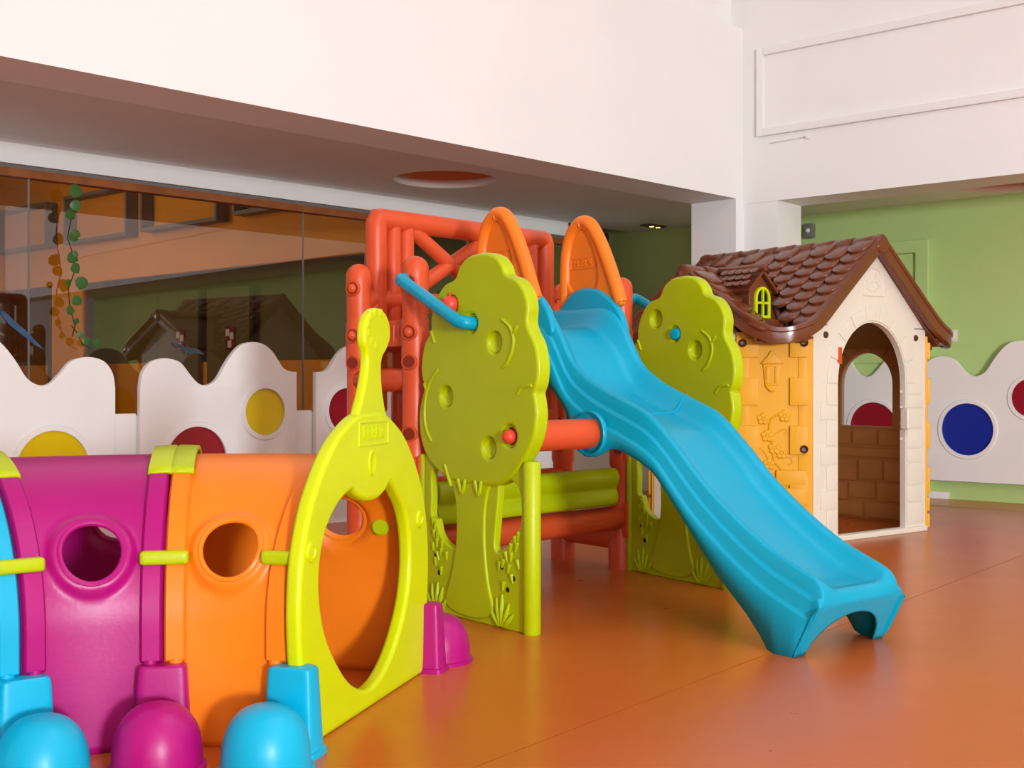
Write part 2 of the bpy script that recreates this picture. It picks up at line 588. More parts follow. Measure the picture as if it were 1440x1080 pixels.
# end of the glazing: dark door reveal
endp = GL + D1 * L1
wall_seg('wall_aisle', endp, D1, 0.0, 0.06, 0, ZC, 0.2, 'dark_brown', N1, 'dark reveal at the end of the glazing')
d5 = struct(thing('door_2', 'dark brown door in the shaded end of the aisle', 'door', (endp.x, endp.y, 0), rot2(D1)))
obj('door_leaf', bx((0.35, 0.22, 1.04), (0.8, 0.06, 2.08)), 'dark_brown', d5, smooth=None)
obj('door_stile', bx((0.46, 0.18, 1.04), (0.03, 0.03, 2.08)), 'wood', d5, smooth=None)
obj('door_rail', bx((0.35, 0.18, 1.1), (0.7, 0.03, 0.05)), 'wood', d5, smooth=None)
dl = thing('ceiling_downlight', 'small warm double downlight in the aisle ceiling', 'lamp', (1.14, 9.75, ZC), rot2(D1))
obj('bezel', bx((0, 0, -0.006), (0.22, 0.10, 0.012), bev=0.004), 'olive_panel', dl)
for s in (-0.05, 0.03):
    obj('bulb', lt([(0, -0.018), (0.016, -0.016), (0.02, -0.011)], 12, Matrix.Translation((s + 0.03, 0, 0))), 'downlight', dl)

# room behind the glass: an orange wall with frames, dark doors
OW = GL + D1 * 2.9
od = -GD
OR = Matrix.Translation((OW.x, OW.y, 0)) @ Matrix.Rotation(rot2(-od), 4, 'Z')


def oloc(u, v):           # orange-wall coordinates for a pixel
    r = (u - 720) / 1700
    k = (r * OW.y - OW.x) / (od.x - r * od.y)
    return -k, 0.8 + (540 - v) / 1700 * (OW.y + k * od.y)


x_l0, x_l1 = oloc(0, 0)[0], oloc(73, 0)[0]
x_r0 = oloc(110, 0)[0]
loops = [[(-9.0, 0), (-0.12, 0), (-0.12, 3.0), (-9.0, 3.0)], [(x_l0 - 1.0, 0.05), (x_l1, 0.05), (x_l1, 1.76), (x_l0 - 1.0, 1.76)],
         [(x_r0, 0.05), (-0.3, 0.05), (-0.3, 1.76), (x_r0, 1.76)]]
struct(panel('wall_orange', loops, 0.1, 'wall_orange', T=OR @ Matrix.Translation((0, 0.05, 0)), smooth=None), 'orange wall seen through the glass')
struct(obj('wall_olive', bx((-3.5, 0.55, 1.5), (7.0, 0.06, 3.0)), 'olive_panel', M=OR, smooth=None), 'dark olive recess behind the orange wall')
struct(obj('wall_wainscot', bx((-3.5, 0.5, 0.5), (7.0, 0.04, 1.0)), 'wall_orange', M=OR, smooth=None), 'orange lower wall in the recess')
struct(obj('ceiling_back', bx((-3.2, -2.6, 3.03), (7.6, 6.4, 0.06)), 'ceiling_white', M=OR, smooth=None), 'ceiling of the room behind the glass')
GRPF = 'grey frames on the orange wall'
FN = ['beside the hanging ivy, partly behind the glass joint', 'right of the hanging ivy', 'in the middle of the row', 'nearest the climbing frame']
for k, (u0, u1, vt0, vb0, vt1, vb1) in enumerate([(5, 80, 302, 357, 286, 345), (107, 193, 281, 343, 262, 330), (215, 320, 262, 325, 240, 308), (345, 440, 240, 302, 225, 285)]):
    xa, xb = oloc(u0, 0)[0], oloc(u1, 0)[0]
    za, zb_ = oloc(u0, vt0)[1], oloc(u0, vb0)[1]
    t = 0.05
    f = thing('wall_frame', 'empty grey box frame on orange wall, ' + FN[k], 'frame', (OW.x - od.x * ((xa + xb) / 2), OW.y - od.y * ((xa + xb) / 2), zb_), rot2(-od), GRPF)
    hw, hh = (xb - xa) / 2, za - zb_
    for s in (-1, 1):
        obj('frame_side', bx((s * hw, -0.06, hh / 2), (0.03, 0.12, hh)), 'grey_frame', f, smooth=None)
    obj('frame_top', bx((0, -0.06, hh), (2 * hw + 0.03, 0.12, 0.03)), 'grey_frame', f, smooth=None)
    obj('frame_bottom', bx((0, -0.06, 0), (2 * hw + 0.03, 0.12, 0.03)), 'grey_frame', f, smooth=None)
for k, (u, nv) in enumerate(((193, 477), (262, 470), (33, 500))):
    x, z = oloc(u, nv)
    z = 1.2 if k < 2 else 1.1
    dcx = Vector((OW.x, OW.y)) - od * (-x) * -1.0
    P = OR @ Vector((x, 0.44, 0))
    dd = thing('cupboard_door', ['olive cupboard door with a notice, left of the bird sticker', 'olive cupboard door with a notice, behind the bird sticker', 'dark olive cupboard door at the end past the ivy'][k], 'door', (P.x, P.y, 0), rot2(-od), 'cupboard doors behind the glass')
    obj('door_panel', bx((0, 0, 0.9), (0.62, 0.04, 1.5), bev=0.006), 'olive_panel', dd)
    nb = obj('notice_board', bx((0.05, -0.025, z), (0.14, 0.012, 0.2)), 'notice_red', dd, smooth=None)
    for q in range(3):
        obj('paper', bx((0.05 + (-0.03, 0.03, 0)[q], -0.034, z + (0.05, 0.02, -0.05)[q]), (0.05, 0.006, 0.06)), 'notice', nb, smooth=None)


# ------------------------------------------------------------------ white fence panels with coloured discs
FP = [(0.0, 0.0), (0.0, 0.78), (0.012, 0.85), (0.05, 0.905), (0.10, 0.927), (0.159, 0.931), (0.228, 0.91), (0.282, 0.85), (0.325, 0.808), (0.366, 0.793),
      (0.41, 0.803), (0.45, 0.835), (0.495, 0.906), (0.545, 0.97), (0.60, 1.015), (0.673, 1.028), (0.74, 1.015), (0.79, 0.98), (0.825, 0.938), (0.86, 0.893), (0.90, 0.872), (0.953, 0.868), (0.953, 0.0)]


def fence_loop(mir, z0=0.0):
    top = smooth_loop(FP[1:-1], 4, closed=False)
    lp = [(0.0, z0)] + top + [(0.953, z0)]
    return [(0.953 - x, z) for x, z in lp][::-1] if mir else lp


FM = {}


def fence_panel(P, d, mir, label, big, small, group, lift=0.0):
    f = thing('play_fence', label, 'fence', (P.x, P.y, lift), rot2(d), group)
    cs = [(0.319, 0.40 + (0.03 if lift else 0), 0.18), (0.741, 0.648, 0.13)]
    if mir:
        cs = [(0.953 - x, z, r) for x, z, r in cs]
    key = (mir, lift > 0)
    if key not in FM:
        o = panel('board', [fence_loop(mir, 0.07 if lift else 0.0)] + [circle(x, z, r, 48) for x, z, r in cs], 0.035, 'fence_white', f, 0.004)
        FM[key] = o.data
    else:
        link(bpy.data.objects.new('board', FM[key]), f)
    for (x, z, r), c in zip(cs, (big, small)):
        dsc = obj('disc', lt([(0, -0.008), (r - 0.001, -0.008), (r - 0.001, 0.008), (0, 0.008)], 48, Matrix.Translation((x, 0, z)) @ Matrix.Rotation(PI / 2, 4, 'X')), 'disc_' + c, f)
        obj('disc_ring', lt([(r - 0.002, -0.005), (r - 0.002, 0.008), (r + 0.022, 0.008), (r + 0.026, 0.0), (r + 0.026, -0.005), (r - 0.002, -0.005)], 48, Matrix.Translation((x, -0.0175, z)) @ Matrix.Rotation(PI / 2, 4, 'X')), 'fence_white', dsc)
    return f


F0 = Vector((-1.58, 6.40))
GRP1 = 'white fence panels before the glazing'
fence_panel(F0 + D1 * -2.604, D1, False, 'white wavy fence panel with red disc at the hall end of the row', 'red', 'blue', GRP1)
fence_panel(F0 + D1 * -1.518, D1, True, 'white wavy fence panel with big yellow disc behind purple tunnel section', 'yellow', 'blue', GRP1)
fence_panel(F0 + D1 * -0.431, D1, False, 'white wavy fence panel with big red and small yellow disc', 'red', 'yellow', GRP1)
fence_panel(F0 + D1 * 0.654, D1, True, 'white wavy fence panel with small red disc beside the orange tower', 'blue', 'red', GRP1)
fence_panel(F0 + D1 * 1.74, D1, False, 'white wavy fence panel standing behind the orange climbing tower', 'yellow', 'red', GRP1)
fence_panel(F0 + D1 * 2.83, D1, True, 'white wavy fence panel at the shaded end of the row by the brown door', 'red', 'yellow', GRP1)
for k, x in enumerate((-1.6515, -0.565, 0.522, 1.607)):
    P = F0 + D1 * (x + 0.067)
    lb = ['white low fence link past the yellow disc panel', 'white low fence link between yellow disc panel and red-and-yellow panel', 'white low fence link before the small red disc panel', 'white low fence link hidden behind the orange tower'][k]
    c = thing('fence_link', lb, 'fence link', (P.x, P.y, 0), rot2(D1), 'low links between fence panels')
    obj('board', bx((0, 0.035, 0.32), (0.16, 0.025, 0.64), bev=0.004), 'fence_white', c)
    obj('cap_rail', bx((0, 0.04, 0.645), (0.13, 0.034, 0.012), bev=0.003), 'fence_white', c)
GRP2 = 'white fence panels on the green wall'
GP = GW - N2 * 0.05
fence_panel(GP + GD * -0.19, GD, False, 'white wavy fence panel with blue disc on the green wall', 'blue', 'red', GRP2, 0.06)
fence_panel(GP + GD * -1.183, GD, True, 'white wavy fence panel with red disc behind the playhouse', 'red', 'blue', GRP2, 0.06)
fence_panel(GP + GD * 0.80, GD, True, 'white wavy fence panel with yellow disc past the blue disc panel', 'yellow', 'red', GRP2, 0.06)


# ------------------------------------------------------------------ caterpillar tunnel
CX, CY = -0.645, 2.04
tun = thing('play_tunnel', 'curved plastic caterpillar tunnel in blue, purple and orange with a lime face arch', 'play tunnel', (CX, CY, 0))
RC, RX, Z0, ZR = 1.0, 0.375, 0.27, 0.355


def prof(q, side, off=0.0):
    """side -1: shell on the inner (near) half; q 0 at the floor, 1 at the crown"""
    if q < 0.4:
        x, z, nx, nz = 1.0, Z0 * q / 0.4, 1.0, 0.0
    else:
        b = (q - 0.4) / 0.6 * PI / 2
        x, z, nx, nz = math.cos(b), math.sin(b), math.cos(b), math.sin(b)
        z = Z0 + ZR * z
    r = RC + side * (RX * x + off * nx)
    return r, z + off * nz


def ring_pt(phi, r, z, tang=0.0):
    s, c = math.sin(phi), math.cos(phi)
    return Vector((r * s + tang * c, r * c - tang * s, z))


def sstep(a, b, x):
    t = min(max((x - a) / (b - a), 0), 1)
    return t * t * (3 - 2 * t)


def shell(name, ph0, ph1, side, m):
    """half arch between two joints with raised end bands and a round dished porthole"""
    nw, nq = 40, 44
    hw, hq, hr = (0.5 if side < 0 else 0.72), 0.575, 0.066
    rmid = RC + side * 0.345
    bm = bmesh.new()

    def P(wv, qv, extra=0.0):
        dw = min(wv, 1 - wv) * (ph1 - ph0) * rmid
        off = 0.0
        dx = (wv - hw) * (ph1 - ph0) * rmid
        dq = (qv - hq) * 0.93
        dd = math.hypot(dx, dq)
        off += 0.016 * (1 - sstep(hr + 0.012, hr + 0.034, dd))
        if dq > 0 and abs(dx) < hr + 0.03 and side < 0:
            pass
        r, z = prof(qv, side, off + extra)
        return ring_pt(ph0 + (ph1 - ph0) * wv, r, z)
    # radial topology: square boundary to hole boundary
    n = 96
    K_ = 26

    def sq(t):
        t = t % 1.0 * 4
        k, fr = int(t), t - int(t)
        return [(fr, 0.0), (1.0, fr), (1 - fr, 1.0), (0.0, 1 - fr)][k]
    rings = []
    sx = hr / (abs(ph1 - ph0) * rmid)
    sq_ = hr / 0.93
    for j in range(K_ + 1):
        t = j / K_
        t = t ** 1.35
        ring = []
        for i in range(n):
            bxy = sq(i / n)
            ang = math.atan2((bxy[1] - hq) * 0.93, (bxy[0] - hw) * abs(ph1 - ph0) * rmid)
            hx, hy = hw + sx * math.cos(ang), hq + sq_ * math.sin(ang)
            ring.append(bm.verts.new(P(hx + (bxy[0] - hx) * t, hy + (bxy[1] - hy) * t)))
        rings.append(ring)
    for a, b in zip(rings, rings[1:]):
        for i in range(n):
            bm.faces.new((a[i], a[(i + 1) % n], b[(i + 1) % n], b[i]))
    o = obj(name, bm, m, tun, smooth=50)
    sm = o.modifiers.new('thickness', 'SOLIDIFY')
    sm.thickness = 0.012
    sm.offset = -1
    # raised bands beside the joints
    for pe, sg_ in ((ph0, 1), (ph1, -1)):
        bb = bmesh.new()
        rows_ = []
        for i in range(33):
            q = 0.275 + 0.535 * i / 32
            kk = 1.0 if i > 0 else 0.0
            row = []
            for tg, of in ((0.001, -0.004), (0.001, 0.010), (0.006, 0.0165), (0.042, 0.0165), (0.047, 0.010), (0.050, -0.004)):
                r, z = prof(q, side, of * kk - (1 - kk) * 0.004)
                row.append(bb.verts.new(ring_pt(pe, r, z, sg_ * tg * (1 if ph1 > ph0 else -1))))
            rows_.append(row)
        for a, b in zip(rows_, rows_[1:]):
            for i in range(5):
                bb.faces.new((a[i], a[i + 1], b[i + 1], b[i]))
        obj('end_band', bb, m, o, smooth=40)
        r, z = prof(0.25, side, 0.004)
        obj('band_neck', lt([(0.0, -0.03), (0.016, -0.03), (0.016, 0.03), (0.0, 0.03)], 14, Matrix.Translation(ring_pt(pe, r, z, sg_ * 0.026))), m, o)
    # porthole rim
    pts = []
    for i in range(33):
        a = 2 * PI * i / 32
        pts.append(P(hw + sx * 1.02 * math.cos(a), hq + sq_ * 1.02 * math.sin(a), -0.002))
    obj('porthole_rim', tb(pts, 0.0065, 8, cap=False), m, o)
    return o


J = [R(16), R(-11), R(-38), R(-65)]
segs = [('tunnel_orange', J[1], R(14.2)), ('tunnel_purple', J[2] + 0.004, J[1] - 0.004), ('tunnel_blue', J[3], J[2] - 0.004)]
for m, p0, p1 in segs:
    for side in (-1, 1):
        shell('shell_panel', p0, p1, side, m)

# lime clips over the crown and capsules across the joints
for ph in (J[1], J[2]):
    for side in (-1, 1):
        bm = bmesh.new()
        rows = []
        for i in range(9):
            q = 0.80 + 0.20 * i / 8
            row = []
            for tg, of in ((-0.053, 0.012), (-0.051, 0.021), (-0.006, 0.023), (0.0, 0.019), (0.006, 0.023), (0.051, 0.021), (0.053, 0.012)):
                r, z = prof(q, side, of)
                row.append(bm.verts.new(ring_pt(ph, r, z, tg)))
            rows.append(row)
        for a, b in zip(rows, rows[1:]):
            for i in range(6):
                bm.faces.new((a[i], a[i + 1], b[i + 1], b[i]))
        o = obj('crown_clip', bm, 'lime', tun, smooth=60)
        o.modifiers.new('thickness', 'SOLIDIFY').thickness = 0.008
for ph, tg in ((J[1], 0), (J[2], 0), (R(13.0), 0.0)):
    for side in (-1, 1):
        r, z = prof(0.555, side, 0.018)
        Mx = Matrix.Translation(ring_pt(ph, r, z, tg)) @ Matrix.Rotation(-ph, 4, 'Z')
        obj('joint_capsule', bx((0, 0, 0), (0.105, 0.031, 0.031), bev=0.0145, seg=5, M=Mx), 'lime', tun)


def foot(ph, side, m):
    """bracket clipped to the joint and a dome outward"""
    edge = RC + side * RX
    out = side
    Mx = Matrix.Translation(ring_pt(ph, edge + out * 0.022, 0)) @ Matrix.Rotation(-ph, 4, 'Z')
    bm = bmesh.new()
    lo, hi = (0.061, 0.036), (0.052, 0.028)
    zs = [0.0, 0.012, 0.014, 0.17, 0.186, 0.19]
    rows = []
    for i, z in enumerate(zs):
        f = min(z / 0.17, 1)
        ax, ay = lo[0] + (hi[0] - lo[0]) * f, lo[1] + (hi[1] - lo[1]) * f
        if i < 2:
            ax, ay = ax + 0.006, ay + 0.006
        if i >= 4:
            k = 0.96 if i == 4 else 0.84
            ax, ay = ax * k, ay * k
        row = []
        for kx in range(28):
            a = 2 * PI * kx / 28
            cx_, sy_ = math.cos(a), math.sin(a)
            px = ax * math.copysign(abs(cx_) ** 0.30, cx_)
            py = ay * math.copysign(abs(sy_) ** 0.30, sy_)
            row.append(bm.verts.new(Mx @ Vector((px, py, z))))
        rows.append(row)
    for a, b in zip(rows, rows[1:]):
        for i in range(28):
            bm.faces.new((a[i], a[(i + 1) % 28], b[(i + 1) % 28], b[i]))
    bm.faces.new(rows[0])
    bm.faces.new(rows[-1])
    b = obj('foot_bracket', bm, m, tun)
    Md = Matrix.Translation(ring_pt(ph, edge + out * 0.145, 0))
    pr = [(0.100, 0.0), (0.100, 0.009), (0.093, 0.011)]
    for i in range(13):
        a = i / 12 * PI / 2
        pr.append((0.092 * math.cos(a) ** 0.75 if i < 12 else 0.0, 0.03 + 0.108 * math.sin(a)))
    obj('foot_dome', lt(pr, 36, Md), m, b)


for ph, c in ((R(16.5), 'tunnel_blue'), (J[1], 'tunnel_purple'), (J[2], 'tunnel_blue')):
    foot(ph, -1, c)
for ph, c in ((R(16.5), 'tunnel_purple'), (J[1], 'tunnel_blue'), (J[2], 'tunnel_purple')):
    foot(ph, 1, c)

# lime face arch
outer_half = [(0.36, 0.0), (0.385, 0.10), (0.404, 0.22), (0.408, 0.32), (0.395, 0.42), (0.362, 0.505), (0.325, 0.563), (0.272, 0.622), (0.205, 0.675), (0.12, 0.715), (0.06, 0.73)]
cr = 1.005
outl = smooth_loop([(cr + x, z) for x, z in outer_half], 4, closed=False) + smooth_loop([(cr - x, z) for x, z in outer_half[::-1]], 4, closed=False)
hole = smooth_loop([(1.14, 0.538), (1.176, 0.512), (1.23, 0.461), (1.262, 0.39), (1.266, 0.301), (1.235, 0.211), (1.161, 0.122), (1.075, 0.068), (0.985, 0.050), (0.90, 0.075), (0.827, 0.125), (0.742, 0.217), (0.705, 0.304), (0.701, 0.385), (0.731, 0.461), (0.788, 0.512), (0.845, 0.538)], 5, closed=False) + \
    smooth_loop([(0.880, 0.545), (0.925, 0.524), (0.98, 0.511), (1.04, 0.511), (1.095, 0.528), (1.122, 0.548)], 4, closed=False)
PM = Matrix.Rotation(PI / 2 - R(16), 4, 'Z')       # x outward along the radius
face = panel('face_arch', [outl, hole], 0.038, 'lime_bright', tun, 0.012, T=PM @ Matrix.Translation((0, -0.005, 0)))
ant = [(0.925, 0.70), (0.935, 0.735), (0.955, 0.765), (0.974, 0.80), (0.990, 0.844), (0.988, 0.876), (0.972, 0.905), (0.978, 0.949), (1.005, 0.977), (1.051, 0.992), (1.103, 0.984), (1.134, 0.957),
       (1.139, 0.92), (1.115, 0.888), (1.086, 0.866), (1.078, 0.836), (1.084, 0.791), (1.10, 0.745), (1.11, 0.70)]
panel('antenna', [smooth_loop(ant, 4)], 0.026, 'lime_bright', face, 0.009, T=Matrix.Translation((0, 0.0, 0)))
for k in range(7):
    a = R(75 + k * 30)
    obj('antenna_bump', lt([(0.013, -0.004), (0.011, 0.002), (0.0, 0.004)], 12, Matrix.Translation((1.057 + 0.064 * math.cos(a), -0.012, 0.937 + 0.043 * math.sin(a))) @ Matrix.Rotation(PI / 2, 4, 'X')), 'lime_bright', face)
TM = Matrix.Translation((1.01, -0.019, 0.678)) @ XZ
obj('raised_lettering', text_mesh('FEBER', 0.05, 0.0025, TM), 'lime_bright', face, smooth=None)
obj('letter_frame', panel_mesh([[(0.915, 0.648), (1.105, 0.648), (1.105, 0.708), (0.915, 0.708)], [(0.919, 0.652), (1.101, 0.652), (1.101, 0.704), (0.919, 0.704)]], 0.006, 0.0015, Matrix.Translation((0, -0.019, 0)) @ XZ), 'lime_bright', face)
obj('nose_dimple', lt([(0.026, -0.002), (0.024, 0.004), (0.018, 0.004), (0.012, 0.001), (0, 0.001)], 20, Matrix.Translation((1.0, -0.019, 0.605)) @ Matrix.Diagonal((0.9, 1, 1.3, 1)) @ Matrix.Rotation(PI / 2, 4, 'X')), 'lime_bright', face)
for x, z in ((0.652, 0.43), (1.335, 0.43)):
    obj('rivet', lt([(0.024, -0.002), (0.022, 0.004), (0.014, 0.005), (0.012, 0.002), (0, 0.002)], 20, Matrix.Translation((x, -0.020, z)) @ Matrix.Rotation(PI / 2, 4, 'X')), 'lime_bright', face)
r_, z_ = prof(0.555, 1, -0.01)
obj('screw_knob', lt([(0.026, -0.02), (0.026, 0.006), (0.02, 0.012), (0, 0.012)], 20, Matrix.Translation(ring_pt(R(12.2), r_, z_)) @ Matrix.Rotation(-R(12.2), 4, 'Z') @ Matrix.Rotation(PI / 2, 4, 'X')), 'lime', tun)

# ------------------------------------------------------------------ climbing tower with slide
TA = Vector((0.633, -0.7745))
tow = thing('climbing_tower_with_slide', 'orange plastic climbing tower with blue slide and lime tree panels', 'playground slide', (0.0937, 4.771, 0), rot2(TA))


def sk(s, t, z=0.0):
    return Vector((s - 0.1327 * t, 0.9916 * t, z))


def sphere_prof(r, z0=0.0, n=8):
    return [(r * math.sin(PI * i / n) if 0 < i < n else 0.0, z0 - r * math.cos(PI * i / n)) for i in range(n + 1)]


# slide chute
rim = [(-0.10, 1.10), (0.10, 1.10), (0.20, 1.10), (0.27, 1.075), (0.33, 1.01), (0.41, 0.885), (0.50, 0.82), (0.60, 0.775), (0.70, 0.738), (0.80, 0.695), (0.92, 0.595), (1.03, 0.49),
       (1.17, 0.385), (1.30, 0.305), (1.40, 0.262), (1.455, 0.240), (1.485, 0.222), (1.50, 0.198), (1.505, 0.172)]
skb = [(-0.10, 0.90), (0.10, 0.90), (0.305, 0.8155), (0.387, 0.749), (0.425, 0.70), (0.445, 0.625), (0.475, 0.575), (0.52, 0.548), (0.57, 0.545), (0.62, 0.562), (0.66, 0.582), (0.70, 0.575), (0.78, 0.548), (0.86, 0.506), (0.984, 0.37), (1.127, 0.21), (1.25, 0.10), (1.314, 0.03), (1.33, 0.0), (1.40, 0.0), (1.42, 0.0),
       (1.44, 0.018), (1.47, 0.072), (1.505, 0.142)]


def interp(tab, x):
    if x <= tab[0][0]:
        return tab[0][1]
    for i in range(len(tab) - 1):
        x0, y0 = tab[i]
        x1, y1 = tab[i + 1]
        if x <= x1:
            xm, ym = tab[max(i - 1, 0)]
            xp, yp = tab[min(i + 2, len(tab) - 1)]
            m0 = (y1 - ym) / max(x1 - xm, 1e-6)
            m1 = (yp - y0) / max(xp - x0, 1e-6)
            hh = x1 - x0
            t = (x - x0) / hh
            return (2 * t ** 3 - 3 * t * t + 1) * y0 + (t ** 3 - 2 * t * t + t) * hh * m0 + (-2 * t ** 3 + 3 * t * t) * y1 + (t ** 3 - t * t) * hh * m1
    return tab[-1][1]


def lint(tab, x):
    if x <= tab[0][0]:
        return tab[0][1]
    for (x0, y0), (x1, y1) in zip(tab, tab[1:]):
        if x <= x1:
            return y0 + (y1 - y0) * (x - x0) / (x1 - x0)
    return tab[-1][1]


bed_d = [(-0.1, 0.085), (0.15, 0.085), (0.3, 0.10), (0.42, 0.085), (0.65, 0.065), (1.2, 0.065), (1.38, 0.065), (1.46, 0.045), (1.505, 0.01)]
bm = bmesh.new()
stations = [-0.10 + i * 0.025 for i in range(61)] + [1.415, 1.43, 1.445, 1.46, 1.472, 1.484, 1.492, 1.498, 1.502, 1.505]
rows = []
for s in stations:
    zr = interp(rim, s)
    bd = lint(bed_d, s)
    zb = min(lint(skb, s), zr - 0.012)
    fl_ = zr - zb
    k = min(fl_ / 0.16, 1.0)
    half = [(0.0, -bd), (0.03, -bd), (0.06, -bd), (0.085, -bd), (0.105, -bd * 0.96), (0.118, -bd * 0.86), (0.130, -bd * 0.72), (0.148, -bd * 0.3), (0.158, -bd * 0.08), (0.168, 0.0), (0.172, 0.0), (0.180, -0.002), (0.187, -0.010),
            (0.190, -0.050 * k), (0.193, -0.056 * k), (0.201, -0.060 * k), (0.204, -0.066 * k), (0.207, -0.108 * k), (0.210, -0.113 * k), (0.217, -0.117 * k), (0.220, -0.123 * k), (0.223, -fl_)]
    row = []
    for b, dz in half[:0:-1]:
        row.append(bm.verts.new((s, -b, zr + dz)))
    for b, dz in half:
        row.append(bm.verts.new((s, b, zr + dz)))
    rows.append(row)
for a, b in zip(rows, rows[1:]):
    for i in range(len(a) - 1):
        bm.faces.new((a[i], a[i + 1], b[i + 1], b[i]))
# front apron under the lip with the arch between two feet
prev = rows[-1]
tops = [v.co.z for v in prev]
for j in range(1, 10):
    f = j / 9
    row = []
    for v0, ztop in zip(rows[-1], tops):
        b = v0.co.y
        ab = abs(b)
        zlow = 0.0 if ab >= 0.172 else 0.118 * (1 - (ab / 0.172) ** 2) ** 0.5
        z = ztop + (zlow - ztop) * f
        s = 1.505 - max(0.155 - z, 0) * 0.53
        row.append(bm.verts.new((s, b, z)))
    for i in range(len(row) - 1):
        bm.faces.new((prev[i], prev[i + 1], row[i + 1], row[i]))
    prev = row
chute = obj('slide_chute', bm, 'slide_blue', tow, smooth=55)
sm = chute.modifiers.new('thickness', 'SOLIDIFY')
sm.thickness = 0.007
sm.offset = -1
# joint line across the chute, side lugs
s0 = 0.64
pts = []
for b in [-0.187 + 0.374 * i / 30 for i in range(31)]:
    ab = abs(b)
    zr, bd = interp(rim, s0), lint(bed_d, s0)
    hx = [(0.0, -bd), (0.06, -bd), (0.105, -bd * 0.96), (0.130, -bd * 0.72), (0.148, -bd * 0.3), (0.158, -bd * 0.08), (0.168, 0.0), (0.180, -0.002), (0.187, -0.010)]
    pts.append((s0, b, zr + lint(hx, ab) + 0.001))
obj('chute_joint', tb(pts, 0.0035, 6), 'slide_blue', chute)
for sgn in (-1, 1):
    ctr = (0.515 - 0.1327 * sgn * 0.0 + (0.04 if sgn < 0 else -0.02), sgn * 0.221, 0.628)
    obj('side_lug', lt([(0.070, -0.004), (0.070, 0.010), (0.076, 0.012), (0.080, 0.006), (0.080, -0.004), (0.070, -0.004)], 40, Matrix.Translation(ctr) @ Matrix.Rotation(sgn * -PI / 2, 4, 'X')), 'slide_blue', chute)
    # top shoulder beside the guard
    pr = smooth_loop([(-0.09, 1.00), (-0.08, 1.07), (0.0, 1.15), (0.06, 1.178), (0.14, 1.178), (0.20, 1.155), (0.265, 1.11), (0.31, 1.05), (0.31, 0.97), (0.1, 0.95)], 4)
    obj('chute_shoulder', panel_mesh([pr], 0.035, 0.012, Matrix.Translation((0, sgn * 0.185, 0)) @ XZ), 'slide_blue', chute)
# orange guards either side of the top
gout = smooth_loop([(-0.085, 1.06), (-0.085, 1.20), (-0.078, 1.33), (-0.045, 1.42), (0.01, 1.466), (0.055, 1.468), (0.10, 1.44), (0.15, 1.37), (0.20, 1.27), (0.24, 1.18), (0.265, 1.115), (0.225, 1.10), (0.10, 1.10), (0.0, 1.06)], 5)
gpath = smooth_loop([(-0.068, 1.06), (-0.068, 1.20), (-0.062, 1.32), (-0.035, 1.405), (0.012, 1.446), (0.052, 1.448), (0.088, 1.425), (0.135, 1.36), (0.185, 1.265), (0.222, 1.18), (0.248, 1.12)], 5, closed=False)
ginn = smooth_loop([(-0.045, 1.22), (-0.04, 1.32), (-0.01, 1.395), (0.03, 1.42), (0.065, 1.40), (0.105, 1.33), (0.13, 1.25), (0.125, 1.19), (0.08, 1.16), (0.0, 1.165)], 5)
for sgn, ds in ((-1, -0.01), (1, 0.02)):
    g = panel('side_guard', [gout, ginn], 0.032, 'guard_orange', tow, 0.008, T=Matrix.Translation((ds, sgn * 0.205, 0)))
    obj('guard_rim', tb([(x, 0, z) for x, z in gpath], 0.027, 14), 'guard_orange', g)
    obj('guard_web', panel_mesh([ginn], 0.012, 0.0), 'guard_orange', g)
    obj('guard_seam', tb([(0.03 + 0.026 * math.cos(a), 0.0 + 0.026 * math.sin(a), 1.447 + 0.0) for a in ()] or [(0.034, -0.024, 1.43), (0.028, -0.024, 1.452), (0.034, -0.012, 1.471)], 0.003, 6), 'guard_orange', g)
    obj('raised_lettering', text_mesh('FEBER', 0.042, 0.002, Matrix.Translation((0.04, -0.007, 1.285)) @ XZ), 'guard_orange', g, smooth=None)
    obj('letter_frame', panel_mesh([[(-0.035, 1.262), (0.115, 1.262), (0.115, 1.308), (-0.035, 1.308)], [(-0.032, 1.265), (0.112, 1.265), (0.112, 1.305), (-0.032, 1.305)]], 0.004, 0.001, Matrix.Translation((0, -0.007, 0)) @ XZ), 'guard_orange', g)

